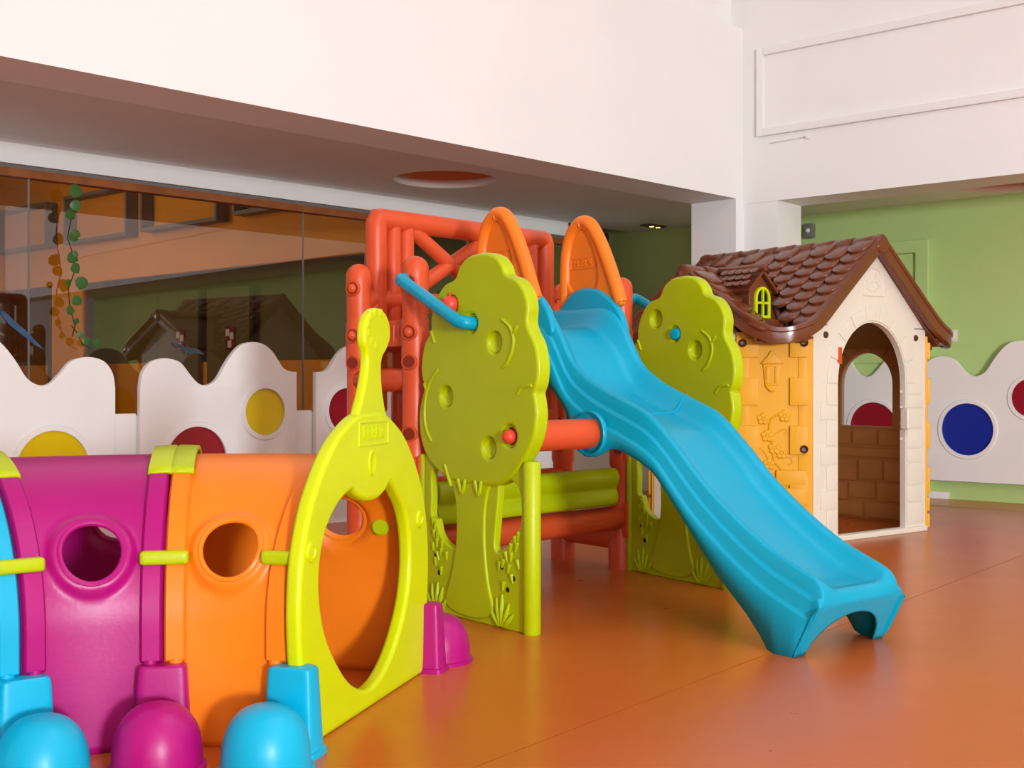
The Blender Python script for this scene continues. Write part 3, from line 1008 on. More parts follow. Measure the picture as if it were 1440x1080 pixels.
# posts
POST = [(-0.05, -0.603), (-0.43, -0.603), (-0.05, 0.603), (-0.43, 0.603)]
RYF = Matrix.Rotation(PI / 2, 4, 'X')        # lathe axis z -> -y (towards the hall)
for (s, t) in POST:
    p = sk(s, t)
    pr = [(0.056, 0.0), (0.056, 0.13), (0.050, 0.15), (0.046, 0.17), (0.046, 0.44), (0.052, 0.455), (0.052, 0.60), (0.046, 0.615), (0.046, 0.86), (0.05, 0.875), (0.05, 1.03), (0.046, 1.045), (0.048, 1.06), (0.050, 1.20)]
    for i in range(1, 8):
        a = i / 7 * PI / 2
        pr.append((0.050 * math.cos(a) if i < 7 else 0, 1.215 + 0.048 * math.sin(a)))
    po = obj('tower_post', lt(pr, 28, Matrix.Translation(p)), 'tower_orange', tow)
    for z, peg in ((1.165, s < -0.2 or t > 0), (0.985, True), (0.88, False), (0.62, False), (0.52, False)):
        no = Vector((math.sin(R(28)), -math.cos(R(28)), 0))
        RS = Matrix.Rotation(R(28), 4, 'Z') @ RYF
        obj('post_socket', lt([(0.0, 0.002), (0.024, 0.002), (0.027, 0.006), (0.030, 0.003), (0.032, -0.006)], 20, Matrix.Translation(p + no * 0.0475 + Vector((0, 0, z))) @ RS), 'tower_orange', po)
        obj('socket_hole', lt([(0.0, 0.004), (0.022, 0.004), (0.022, -0.004)], 20, Matrix.Translation(p + no * 0.049 + Vector((0, 0, z))) @ RS), 'socket_shade', po)
        if peg:
            obj('peg', lt(sphere_prof(0.019), 16, Matrix.Translation(p + no * 0.05 + Vector((0, 0, z)))), 'tower_orange', po)
# side ladders between front and rear posts
for t in (-0.603, 0.603):
    for z, r in ((0.815, 0.044), (0.60, 0.034), (0.36, 0.044), (0.13, 0.05)):
        obj('ladder_rung', tb([sk(-0.40, t, z), sk(-0.08, t, z)], r, 16), 'tower_orange', tow)
    obj('deck_beam', bx(sk(-0.24, t, 0.985), (0.34, 0.06, 0.10), bev=0.02), 'tower_orange', tow)
    for dz in (-0.03, 0.0, 0.03):
        obj('beam_rib', tb([sk(-0.14, t, 0.955) + Vector((dz, -0.032, 0)), sk(-0.14, t, 1.015) + Vector((dz, -0.032, 0))], 0.004, 6), 'tower_orange', tow)
# deck
poly = [sk(-0.40, -0.56), sk(-0.04, -0.56), sk(-0.04, 0.56), sk(-0.40, 0.56)]
obj('deck', prism(bmesh.new(), [(q.x, q.y) for q in poly], 0.94, 0.985), 'tower_orange', tow, smooth=None)
# rear panel
zr = 1.447
for t in (-0.515, 0.475):
    obj('rear_upright', tb([sk(-0.43, t, 0.70), sk(-0.43, t, 1.40), sk(-0.43, t, 1.43), sk(-0.43, t * 0.985, zr), sk(-0.43, t * 0.93, zr)], 0.043), 'tower_orange', tow)
obj('top_rail', tb([sk(-0.43, -0.50, zr), sk(-0.43, 0.46, zr)], 0.043), 'tower_orange', tow)
for t in (-0.43, -0.36, 0.38):
    obj('rear_bar', tb([sk(-0.43, t, 0.97), sk(-0.43, t, 1.43)], 0.033), 'tower_orange', tow)
for t0, t1 in ((-0.33, 0.10), (0.06, 0.40)):
    obj('cross_brace', tb([sk(-0.43, t0, 1.42), sk(-0.43, t1, 1.17)], 0.030), 'tower_orange', tow)
    obj('cross_brace', tb([sk(-0.43, t0, 1.17), sk(-0.43, t1, 1.42)], 0.030), 'tower_orange', tow)
obj('rear_rail', tb([sk(-0.43, -0.60, 1.13), sk(-0.43, 0.60, 1.13)], 0.040), 'tower_orange', tow)
obj('rear_rail', tb([sk(-0.43, -0.60, 0.97), sk(-0.43, 0.60, 0.97)], 0.046), 'tower_orange', tow)
for z, r in ((0.60, 0.044), (0.37, 0.05), (0.22, 0.05)):
    obj('rear_rung', tb([sk(-0.43, -0.57, z), sk(-0.43, 0.57, z)], r), 'tower_orange', tow)
for t in (-0.40, -0.33, 0.02, 0.20):
    obj('rear_bar', tb([sk(-0.43, t, 0.50), sk(-0.43, t, 0.95)], 0.030), 'tower_orange', tow)
obj('rear_board', bx(sk(-0.43, 0.36, 0.78), (0.03, 0.34, 0.36), bev=0.01), 'tower_orange', tow)
# front low tube, bench, slide support
fr = obj('front_tube', tb([sk(-0.05, -0.57, 0.222), sk(-0.05, 0.57, 0.222)], 0.052, 24), 'tower_orange', tow)
sl = smooth_loop([(0.17, -0.007), (0.34, -0.007), (0.352, 0.0), (0.34, 0.007), (0.17, 0.007), (0.158, 0.0)], 4)
obj('tube_slot', tb([Vector((0.003, 0.0, 0.0)) + sk(-0.05, t, 0.222 + z) + Vector((0.046, 0.0, 0.0)) for t, z in [(0.30, -0.01), (0.42, -0.01), (0.43, 0.0), (0.42, 0.01), (0.30, 0.01), (0.29, 0.0), (0.30, -0.01)]], 0.004, 6), 'tower_orange', fr)
bm = bmesh.new()
prof_b = [(0.018, 0.285), (0.034, 0.29), (0.040, 0.31), (0.036, 0.335), (0.028, 0.355), (0.040, 0.375), (0.048, 0.40), (0.044, 0.425), (0.026, 0.442), (0.0, 0.442), (-0.02, 0.425), (-0.024, 0.36), (-0.02, 0.295), (0.0, 0.285)]
prof_b = smooth_loop(prof_b, 3)
ra = []
for t, k in ((-0.535, 0.9), (-0.53, 1.0), (0.505, 1.0), (0.512, 0.9)):
    c0 = Vector((0.01, 0.363))
    ra.append([bm.verts.new(sk(-0.055 + c0.x + (x - c0.x) * k + 0.03, t, c0.y + (z - c0.y) * k)) for x, z in prof_b])
for a, b in zip(ra, ra[1:]):
    for i in range(len(a)):
        bm.faces.new((a[i], a[(i + 1) % len(a)], b[(i + 1) % len(a)], b[i]))
bm.faces.new(ra[0])
bm.faces.new(ra[-1])
obj('bench_panel', bm, 'lime', tow, smooth=60)
su = obj('support_tube', tb([sk(0.521, -0.585, 0.628), sk(0.521, 0.53, 0.628)], 0.052, 24), 'tower_orange', tow)
obj('tube_end_ball', lt(sphere_prof(0.024), 18, Matrix.Translation(sk(0.521, -0.632, 0.63))), 'apple_red', su)

# lime tree panels
crown = smooth_loop([(0.352, 1.237), (0.30, 1.230), (0.253, 1.204), (0.222, 1.160), (0.160, 1.142), (0.11, 1.095), (0.083, 1.03), (0.081, 0.985), (0.045, 0.945), (0.024, 0.88), (0.025, 0.83), (0.040, 0.785), (0.020, 0.735), (0.010, 0.67), (0.022, 0.60), (0.06, 0.54),
                     (0.12, 0.498), (0.188, 0.472), (0.277, 0.459), (0.335, 0.466), (0.39, 0.459), (0.46, 0.468), (0.529, 0.500), (0.597, 0.561), (0.642, 0.626), (0.659, 0.699), (0.652, 0.750), (0.647, 0.772), (0.661, 0.80), (0.668, 0.86), (0.652, 0.926),
                     (0.622, 0.970), (0.610, 1.00), (0.614, 1.05), (0.595, 1.10), (0.555, 1.138), (0.503, 1.156), (0.487, 1.185), (0.455, 1.217), (0.405, 1.235)], 4)
HOLES = [(0.321, 1.004, 0.030), (0.444, 0.936, 0.034), (0.176, 0.756, 0.034), (0.414, 0.588, 0.034), (0.521, 0.631, 0.036), (0.205, 1.07, 0.034)]
base_out = [(0.03, 0.0), (0.60, 0.0), (0.60, 0.545), (0.05, 0.545), (0.03, 0.545)]
hl = smooth_loop([(0.075, 0.49), (0.073, 0.40), (0.073, 0.335), (0.10, 0.325), (0.115, 0.285), (0.14, 0.258), (0.17, 0.243), (0.205, 0.237), (0.222, 0.25), (0.226, 0.31), (0.223, 0.38), (0.208, 0.44), (0.185, 0.485), (0.12, 0.50)], 3)
hr_ = smooth_loop([(0.455, 0.475), (0.448, 0.42), (0.436, 0.34), (0.428, 0.262), (0.45, 0.245), (0.475, 0.258), (0.50, 0.275), (0.525, 0.305), (0.55, 0.325), (0.566, 0.36), (0.566, 0.42), (0.556, 0.46), (0.53, 0.482), (0.49, 0.488)], 3)
trunk = smooth_loop([(0.165, 0.50), (0.195, 0.465), (0.22, 0.41), (0.228, 0.34), (0.226, 0.27), (0.213, 0.20), (0.188, 0.12), (0.165, 0.07), (0.18, 0.03), (0.25, 0.012), (0.34, 0.012), (0.41, 0.03), (0.43, 0.06), (0.405, 0.13), (0.388, 0.22), (0.382, 0.30), (0.386, 0.38), (0.40, 0.44), (0.42, 0.49), (0.30, 0.50)], 3)
creases = [[(0.485, 1.01), (0.525, 0.985), (0.545, 0.945), (0.535, 0.90), (0.51, 0.865), (0.49, 0.855)], [(0.545, 0.965), (0.565, 0.985)],
           [(0.13, 0.85), (0.09, 0.815), (0.062, 0.77), (0.048, 0.70), (0.06, 0.64), (0.09, 0.60)], [(0.048, 0.80), (0.062, 0.775)], [(0.565, 0.765), (0.59, 0.79), (0.635, 0.795)],
           [(0.09, 0.985), (0.11, 0.945)], [(0.17, 0.52), (0.185, 0.49), (0.205, 0.45)], [(0.245, 0.475), (0.27, 0.43), (0.285, 0.475)], [(0.34, 0.475), (0.36, 0.43), (0.375, 0.475)]]
tufts = [(0.115, 0.03, [(-0.06, 0.05), (-0.035, 0.085), (0.0, 0.095), (0.03, 0.08), (0.06, 0.045)]), (0.475, 0.03, [(-0.06, 0.045), (-0.03, 0.085), (0.0, 0.10), (0.035, 0.075), (0.055, 0.04)])]
bushes = [[(0.085, 0.315), (0.10, 0.30), (0.09, 0.275), (0.115, 0.268), (0.108, 0.245), (0.14, 0.24), (0.135, 0.215), (0.165, 0.205)],
          [(0.56, 0.31), (0.54, 0.295), (0.55, 0.275), (0.52, 0.27), (0.52, 0.24), (0.49, 0.24), (0.48, 0.215), (0.46, 0.205)],
          [(0.085, 0.23), (0.11, 0.20), (0.10, 0.18), (0.135, 0.15)], [(0.55, 0.22), (0.51, 0.20), (0.52, 0.17), (0.48, 0.14)]]
for idx, t in enumerate((-0.603, 0.603)):
    p0 = sk(0.0, t)
    T = Matrix.Translation(p0) @ Matrix.Rotation(R(-5.5) * idx, 4, 'Z')
    tr = panel('tree_panel', [crown] + [circle(x, z, r, 28) for x, z, r in HOLES], 0.055, 'lime', tow, 0.012, T=T)
    panel('lower_panel', [base_out, hl, hr_], 0.030, 'lime', tr, 0.006)
    panel('trunk', [trunk], 0.046, 'lime', tr, 0.008)
    obj('panel_post', tb([(0.012, 0, 0.004), (0.012, 0, 0.545)], 0.021, 16), 'lime', tr)
    obj('panel_post', tb([(0.604, 0, 0.004), (0.604, 0, 0.545)], 0.029, 16), 'lime', tr)
    for i, (x, z, r) in enumerate(HOLES):
        if i in (0, 4) or (i == 5 and idx == 0):
            obj('bushing', lt([(r * 0.98, 0.0), (r * 0.98, 0.018), (r * 0.86, 0.018), (r * 0.86, 0.0), (r * 0.98, 0.0)], 24, Matrix.Translation((x, 0, z)) @ RYF), 'lime', tr)
        else:
            obj('dimple', lt([(0.0, 0.008), (r * 0.6, 0.010), (r * 0.9, 0.016), (r, 0.022), (r, -0.01)], 24, Matrix.Translation((x, 0, z)) @ RYF), 'lime', tr)
    for c in creases:
        cc = smooth_loop(c, 4, closed=False) if len(c) > 2 else c
        obj('leaf_crease', tb([(x, -0.027, z) for x, z in cc], 0.006, 8), 'lime', tr)
    for cx_, cz_, bl in tufts:
        for k_, (dx, dz) in enumerate(bl):
            obj('grass_blade', tb([(cx_ + dx * 0.25, -0.018, 0.012), (cx_ + dx * 0.75, -0.020, 0.012 + dz * 0.6), (cx_ + dx, -0.018, 0.012 + dz)], [0.010, 0.008, 0.003], 8), 'lime', tr)
    for c in bushes:
        for x, z in c:
            obj('bush_leaf', tb([(x, -0.016, z + 0.012), (x + random.uniform(-0.01, 0.01), -0.017, z - 0.016)], [0.008, 0.003], 8), 'lime', tr)
    for x, z in ((0.10, 0.20), (0.12, 0.14), (0.47, 0.20), (0.50, 0.13), (0.53, 0.17)):
        obj('peg_hole', lt([(0.0, 0.001), (0.008, 0.001), (0.010, -0.002)], 12, Matrix.Translation((x, -0.0155, z)) @ RYF), 'dark_hole', tr)
    obj('raised_lettering', text_mesh('FEBER', 0.030, 0.002, Matrix.Translation((0.115, -0.017, 0.024)) @ XZ), 'lime', tr, smooth=None)
    for z, h in ((0.505, 0.075), (0.215, 0.15)):
        obj('post_clamp', bx(p0 + Vector((-0.018, 0, z)), (0.066, 0.062, h), bev=0.008), 'tower_orange', tow)
# apple, bent blue bars
p = sk(0.205, -0.603, 1.07) + Vector((0, -0.03, 0))
ap = obj('apple_knob', lt([(0, -0.028), (0.016, -0.030), (0.03, -0.016), (0.036, 0.004), (0.030, 0.022), (0.016, 0.031), (0.006, 0.028), (0, 0.024)], 20, Matrix.Translation(p)), 'apple_red', tow)
obj('apple_stem', tb([p + Vector((0, 0, 0.022)), p + Vector((-0.006, 0, 0.045))], 0.004, 8), 'apple_red', ap)
bar = [sk(-0.05, -0.60, 1.175), sk(-0.05, -0.655, 1.175), sk(-0.043, -0.670, 1.172), sk(-0.02, -0.675, 1.160), sk(0.27, -0.675, 1.022), sk(0.305, -0.667, 1.008), sk(0.321, -0.645, 1.004), sk(0.321, -0.60, 1.004)]
obj('grab_bar', tb(smooth_loop([tuple(q) for q in bar], 4, closed=False), 0.023, 16), 'slide_blue', tow)
bar2 = [sk(-0.05, 0.60, 1.175), sk(-0.05, 0.68, 1.175), sk(-0.02, 0.712, 1.160), sk(0.26, 0.700, 1.022), sk(0.315, 0.64, 1.004), sk(0.318, 0.535, 1.004)]
obj('grab_bar', tb(smooth_loop([tuple(q) for q in bar2], 4, closed=False), 0.023, 16), 'slide_blue', tow)

# ------------------------------------------------------------------ playhouse
E1 = Vector((0.8, 0.6))
hs = thing('playhouse', 'plastic cottage playhouse with cream door front and brown tiled roof', 'playhouse', (1.8765, 6.32, 0), rot2(E1))
HW, CH, DP = 0.468, 0.266, 1.12
SL = DP - 2 * CH                        # length of a side wall
XO = HW + CH
RYB = RYF


def arch_loop(x0, x1, z0, zs, zt, n=14):
    cx, rx = (x0 + x1) / 2, (x1 - x0) / 2
    lp = [(x0, z0), (x1, z0)]
    for i in range(n + 1):
        a = PI * i / n
        lp.append((cx + rx * math.cos(a), zs + (zt - zs) * math.sin(a)))
    return lp


# front and back walls
gable = [(-HW, 0.0), (HW, 0.0), (HW, 1.085), (0.0, 1.515), (-HW, 1.085)]
door = arch_loop(-0.288, 0.288, 0.032, 0.80, 1.125, 20)
fw = panel('front_wall', [gable, door], 0.03, 'house_cream', hs, 0.005, T=Matrix.Translation((0, 0.007, 0)))
panel('back_wall', [gable, arch_loop(-0.22, 0.22, 0.5, 0.78, 0.98)], 0.04, 'house_cream', hs, 0.006, T=Matrix.Translation((0, DP - 0.02, 0)))


def stone(x0, x1, z0, z1, m, par, y=-0.016, d=0.012, nm='stone', bev=0.005):
    g = 0.0035
    return obj(nm, bx(((x0 + x1) / 2, y, (z0 + z1) / 2), (x1 - x0 - 2 * g, d, z1 - z0 - 2 * g), bev=bev), m, par)


zl = [0.06, 0.166, 0.265, 0.39, 0.485, 0.617, 0.69, 0.80]
for i, (z0, z1) in enumerate(zip(zl, zl[1:])):
    stone(-0.425 if i % 2 == 1 else -0.378, -0.290, z0, z1, 'house_cream', fw)
zr_ = [0.045, 0.165, 0.255, 0.375, 0.455, 0.56, 0.67, 0.74, 0.80]
for i, (z0, z1) in enumerate(zip(zr_, zr_[1:])):
    stone(0.292, 0.445 if i % 2 == 0 else 0.43, z0, z1, 'house_cream', fw)
# arch stones
na = 9
for i in range(na):
    a0_, a1_ = PI * i / na + 0.012, PI * (i + 1) / na - 0.012
    ri, ro = (0.292, 0.33), (0.368, 0.396 if i != na // 2 else 0.412)
    if i == na // 2:
        ri = (0.292, 0.33)
    lp = []
    for k in range(6):
        a = a0_ + (a1_ - a0_) * k / 5
        lp.append((ri[0] * math.cos(a), 0.80 + ri[1] * math.sin(a)))
    for k in range(6):
        a = a1_ + (a0_ - a1_) * k / 5
        lp.append((ro[0] * math.cos(a), 0.80 + ro[1] * math.sin(a)))
    panel('arch_stone', [lp], 0.012, 'house_cream', fw, 0.004, T=Matrix.Translation((0, -0.016, 0)))
panel('door_sill', [[(-0.468, 0.0), (0.468, 0.0), (0.468, 0.03), (-0.468, 0.03)]], 0.06, 'house_cream', fw, 0.006)
panel('door_jamb', [arch_loop(-0.291, 0.291, 0.0, 0.80, 1.13, 20), arch_loop(-0.284, 0.284, 0.03, 0.80, 1.121, 20)], 0.038, 'house_cream', fw, 0.003, T=Matrix.Translation((0, 0.0, 0)))
# emblem, lines, screws
obj('emblem_frame', tb([(x, -0.015, z) for x, z in [(-0.075, 1.262)] + [(0.01 + 0.085 * math.cos(a), 1.32 + 0.085 * math.sin(a)) for a in [PI - PI * i / 12 for i in range(13)]] + [(0.095, 1.262), (-0.075, 1.262)]], 0.006, 8, cap=False), 'house_cream', fw)
for c in ([(-0.045, 1.30), (-0.02, 1.33), (0.03, 1.335), (0.055, 1.31), (0.03, 1.29), (-0.02, 1.285), (-0.045, 1.30)], [(0.0, 1.34), (0.03, 1.375)], [(0.04, 1.335), (0.06, 1.35), (0.065, 1.325)], [(-0.05, 1.33), (-0.03, 1.36)]):
    obj('emblem_bird', tb([(x, -0.015, z) for x, z in c], 0.004, 6), 'house_cream', fw)
for sgn in (-1, 1):
    obj('gable_joint', bx((sgn * 0.415, -0.0155, 1.098), (0.10, 0.002, 0.004)), 'dark_hole', fw, smooth=None)
    obj('screw', lt([(0.0, 0.008), (0.009, 0.009), (0.016, 0.005), (0.018, -0.002)], 16, Matrix.Translation((sgn * 0.378 - 0.0, -0.016, 1.048)) @ RYF), 'screw_brown', fw)
obj('door_latch', bx((0.268, -0.03, 0.615), (0.032, 0.05, 0.115), bev=0.012, seg=3), 'house_cream', fw)
obj('hinge_tab', bx((-0.274, -0.012, 0.945), (0.026, 0.03, 0.085), bev=0.004), 'tower_orange', fw)
for i in range(4):
    obj('hinge_pin', lt([(0, 0), (0.007, 0.0), (0.007, 0.012), (0, 0.014)], 10, Matrix.Translation((0.268, 0.0, 0.50 + 0.085 * i))), 'house_cream', fw)

# yellow chamfer panels: built once, then copied to the other corners
CL = CH * math.sqrt(2)


def chamfer(M):
    p_ = panel('corner_panel', [[(0, 0), (CL, 0), (CL, 1.06), (0, 1.06)]], 0.035, 'house_yellow', hs, 0.004, T=M)
    for x0, x1 in ((0.245, 0.345), (0.005, 0.105)):                    # right and left quoins (x=CL is the door side)
        pass
    zq = [(0.93, 1.03), (0.69, 0.835), (0.445, 0.595), (0.20, 0.35)]
    for z0, z1 in zq:
        stone(CL - 0.118, CL - 0.022, z0, z1, 'house_yellow', p_, -0.025, 0.02)
        stone(-0.004, 0.112, z0, z1, 'house_yellow', p_, -0.022, 0.02)
    for x0, x1 in ((CL - 0.072, CL - 0.03), (0.018, 0.062)):
        obj('edge_band', bx(((x0 + x1) / 2, -0.018, 0.70), (x1 - x0, 0.008, 0.70), bev=0.003), 'house_yellow', p_)
    # rough stones near the floor
    for x0, x1, z0, z1 in ((0.19, CL - 0.03, 0.29, 0.375), (0.20, CL - 0.03, 0.19, 0.285), (0.16, CL - 0.03, 0.10, 0.185), (0.05, 0.19, 0.19, 0.27), (0.02, 0.155, 0.10, 0.185), (0.02, 0.20, 0.01, 0.095), (0.205, CL - 0.03, 0.01, 0.095)):
        stone(x0, x1, z0, z1, 'house_yellow', p_, -0.024, 0.024, 'rough_stone', 0.011)
    # lantern relief
    lx = CL - 0.20
    lan = obj('lantern_relief', panel_mesh([[(lx - 0.035, 0.79), (lx + 0.03, 0.79), (lx + 0.046, 0.90), (lx - 0.046, 0.90)]], 0.014, 0.003, Matrix.Translation((0, -0.02, 0)) @ XZ), 'house_yellow', p_)
    for sx_ in (-1, 1):
        stone(lx + sx_ * 0.022 - 0.012, lx + sx_ * 0.022 + 0.012, 0.80, 0.89, 'house_yellow', p_, -0.028, 0.01, 'lantern_pane', 0.002)
    obj('lantern_cap', panel_mesh([[(lx - 0.058, 0.90), (lx + 0.058, 0.90), (lx + 0.02, 0.945), (lx + 0.008, 0.965), (lx - 0.008, 0.965), (lx - 0.02, 0.945)]], 0.02, 0.004, Matrix.Translation((0, -0.022, 0)) @ XZ), 'house_yellow', p_)
    obj('lantern_foot', panel_mesh([[(lx - 0.035, 0.79), (lx + 0.03, 0.79), (lx + 0.006, 0.762), (lx - 0.01, 0.762)]], 0.02, 0.003, Matrix.Translation((0, -0.022, 0)) @ XZ), 'house_yellow', p_)
    # flowering vine relief
    obj('vine_stem', tb([(x, -0.018, z) for x, z in smooth_loop([(CL - 0.15, 0.37), (CL - 0.19, 0.42), (CL - 0.20, 0.50), (CL - 0.215, 0.57), (CL - 0.20, 0.63), (CL - 0.15, 0.655)], 4, closed=False)], 0.006, 8), 'house_yellow', p_)
    for c in ([(CL - 0.21, 0.53), (CL - 0.17, 0.56), (CL - 0.14, 0.575), (CL - 0.125, 0.56), (CL - 0.14, 0.55)], [(CL - 0.20, 0.42), (CL - 0.16, 0.44), (CL - 0.11, 0.43), (CL - 0.10, 0.405), (CL - 0.12, 0.40)], [(CL - 0.22, 0.43), (CL - 0.245, 0.47), (CL - 0.27, 0.485)]):
        obj('vine_tendril', tb([(x, -0.018, z) for x, z in smooth_loop(c, 4, closed=False)], 0.004, 6), 'house_yellow', p_)
    for fx, fz in ((CL - 0.245, 0.625), (CL - 0.14, 0.64), (CL - 0.225, 0.54), (CL - 0.19, 0.48), (CL - 0.155, 0.455), (CL - 0.215, 0.40)):
        bm = bmesh.new()
        for k in range(5):
            a = 2 * PI * k / 5 + 0.3
            lathe(bm, [(0, 0.008), (0.010, 0.007), (0.016, 0.0)], 10, Matrix.Translation((fx + 0.018 * math.cos(a), -0.017, fz + 0.018 * math.sin(a))) @ RYF)
        lathe(bm, [(0, 0.010), (0.007, 0.008), (0.010, 0.0)], 10, Matrix.Translation((fx, -0.017, fz)) @ RYF)
        obj('flower_relief', bm, 'house_yellow', p_)
    for x, z in ((CL - 0.045, 1.005), (0.03, 1.005), (CL - 0.045, 0.475)):
        obj('screw', lt([(0.0, 0.004), (0.010, 0.005), (0.018, 0.012), (0.021, 0.006), (0.021, -0.002)], 18, Matrix.Translation((x, -0.032, z)) @ RYF), 'screw_brown', p_)
    return p_


# left front corner: runs from (-XO, CH) to (-HW, 0)
ang = math.atan2(-CH, CH)
c1 = chamfer(Matrix.Translation((-XO, CH, 0)) @ Matrix.Rotation(ang, 4, 'Z'))
for M in (Matrix.Translation((HW, 0, 0)) @ Matrix.Rotation(-ang, 4, 'Z'),
          Matrix.Translation((XO, DP - CH, 0)) @ Matrix.Rotation(PI + ang, 4, 'Z'),
          Matrix.Translation((-HW, DP, 0)) @ Matrix.Rotation(PI - ang, 4, 'Z')):
    c2 = dup(c1, 'corner_panel', hs, M)
    for ch in list(c1.children):
        dup(ch, ch.name.split('.')[0], c2)

# side walls with arched windows; added brown inner sheet carries the shade inside
sg = [(0, 0), (SL, 0), (SL, 1.05), (SL / 2, 1.37), (0, 1.05)]
so = arch_loop(SL / 2 - 0.185, SL / 2 + 0.185, 0.55, 0.80, 0.985, 16)
for sgn in (-1, 1):
    M = Matrix.Translation((sgn * XO, CH, 0)) @ Matrix.Rotation(PI / 2, 4, 'Z')
    sw_ = panel('side_wall', [sg, so], 0.024, 'house_cream', hs, 0.004, T=M)
    ln = panel('inside_shade_sheet', [sg, so], 0.016, 'house_inside_shade', sw_, 0.003, T=Matrix.Translation((0, sgn * 0.022, 0)))
    # stone courses on the shade-coloured inner sheet and voussoirs round the window
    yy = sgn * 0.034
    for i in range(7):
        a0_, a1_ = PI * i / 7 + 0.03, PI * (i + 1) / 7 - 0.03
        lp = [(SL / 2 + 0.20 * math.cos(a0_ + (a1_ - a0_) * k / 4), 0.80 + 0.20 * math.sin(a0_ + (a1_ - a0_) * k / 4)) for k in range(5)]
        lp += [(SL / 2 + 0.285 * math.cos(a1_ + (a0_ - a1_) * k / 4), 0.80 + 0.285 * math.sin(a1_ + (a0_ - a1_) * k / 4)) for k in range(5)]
        panel('arch_stone', [lp], 0.012, 'house_inside_shade', sw_, 0.004, T=Matrix.Translation((0, yy, 0)))
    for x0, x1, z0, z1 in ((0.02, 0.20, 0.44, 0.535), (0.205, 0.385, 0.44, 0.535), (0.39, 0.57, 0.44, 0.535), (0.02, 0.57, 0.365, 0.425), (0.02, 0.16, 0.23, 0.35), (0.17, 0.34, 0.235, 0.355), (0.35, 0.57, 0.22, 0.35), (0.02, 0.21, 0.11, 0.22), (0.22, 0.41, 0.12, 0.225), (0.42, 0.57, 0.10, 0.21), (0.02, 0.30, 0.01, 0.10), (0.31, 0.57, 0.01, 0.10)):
        stone(x0, x1, z0, z1, 'house_inside_shade', sw_, yy, 0.014, 'inside_stone', 0.006)

# roof slabs
RZ, RH, RB = 1.535, 0.57, 1.02           # main ridge, half width, eave height
CZ, CHW, CB = 1.385, 0.47, 1.03          # cross ridge
YM = DP / 2


def slab(bm, quad, th):
    q = [Vector(v) for v in quad]
    n = (q[1] - q[0]).cross(q[3] - q[0]).normalized() * th
    a = [bm.verts.new(v) for v in q]
    b = [bm.verts.new(v + n) for v in q]
    for i in range(4):
        bm.faces.new((a[i], a[(i + 1) % 4], b[(i + 1) % 4], b[i]))
    bm.faces.new(a)
    bm.faces.new(b)
    return bm


for sgn in (-1, 1):
    bm = slab(bmesh.new(), [(0, -0.03, RZ), (sgn * RH, -0.03, RB), (sgn * RH, DP + 0.03, RB), (0, DP + 0.03, RZ)], 0.022 * sgn * -1)
    ms = obj('roof_slope', bm, 'roof_brown', hs, smooth=None)
    if sgn < 0:
        left_slope = ms
    else:
        right_slope = ms
cross_slopes = {}
for sx_ in (-1, 1):
    for sy_ in (-1, 1):
        xi = 0.16
        bm = bmesh.new()
        pts = [(sx_ * (XO + 0.04), YM, CZ), (sx_ * (XO + 0.04), YM + sy_ * CHW, CB), (sx_ * 0.56, YM + sy_ * CHW, CB), (sx_ * xi, YM, CZ)]
        slab(bm, pts, 0.02 * sx_ * sy_ * -1)
        cross_slopes[(sx_, sy_)] = obj('roof_slope', bm, 'roof_brown', hs, smooth=None)


def tile_mesh(wd, ln, th, nm):
    lp = [(-wd / 2, 0.0), (wd / 2, 0.0)]
    for i in range(11):
        a = -PI * i / 10
        lp.append((wd / 2 * math.cos(a), -ln + wd * 0.48 + wd * 0.48 * math.sin(a)))
    bm = panel_mesh([lp], th, 0.004, Matrix(), 1)
    bmesh.ops.recalc_face_normals(bm, faces=bm.faces)
    me = bpy.data.meshes.new(nm)
    bm.to_mesh(me)
    bm.free()
    finish(me, 45)
    me.materials.append(MATS['roof_brown'])
    return me


TM_ = tile_mesh(0.128, 0.135, 0.018, 'roof_tile')
TS_ = tile_mesh(0.05, 0.045, 0.009, 'small_tile')


def lay(me, par, origin, along, down, tilt, nm):
    x = Vector(along).normalized()
    y = -Vector(down).normalized()
    z = x.cross(y)
    Mx = Matrix((x, y, z)).transposed().to_4x4()
    Mx.translation = Vector(origin)
    o = bpy.data.objects.new(nm, me)
    link(o, par)
    o.matrix_local = Mx @ Matrix.Rotation(tilt, 4, 'X')
    return o


sl_len = math.hypot(RH, RZ - RB)
for sgn, par in ((-1, left_slope), (1, right_slope)):
    dn = Vector((sgn * RH, 0, RB - RZ)).normalized()
    nrm = Vector((sgn * (RZ - RB), 0, RH)).normalized()
    for c in range(10):
        y = 0.01 + c * 0.122
        for rI in range(9):
            d = 0.005 + rI * 0.083 + (0.0415 if c % 2 else 0.0)
            if y > DP + 0.02 or d > sl_len - 0.07:
                continue
            pt = Vector((0, y, RZ)) + dn * d + nrm * 0.026
            low = pt + dn * 0.10
            if max(CZ - abs(y - YM) * (CZ - CB) / CHW, 0) > low.z - 0.03 and abs(y - YM) < CHW:
                continue
            al = (0, -sgn * -1.0, 0)
            lay(TM_, par, pt, (0, sgn, 0), dn, R(-9), 'roof_tile')
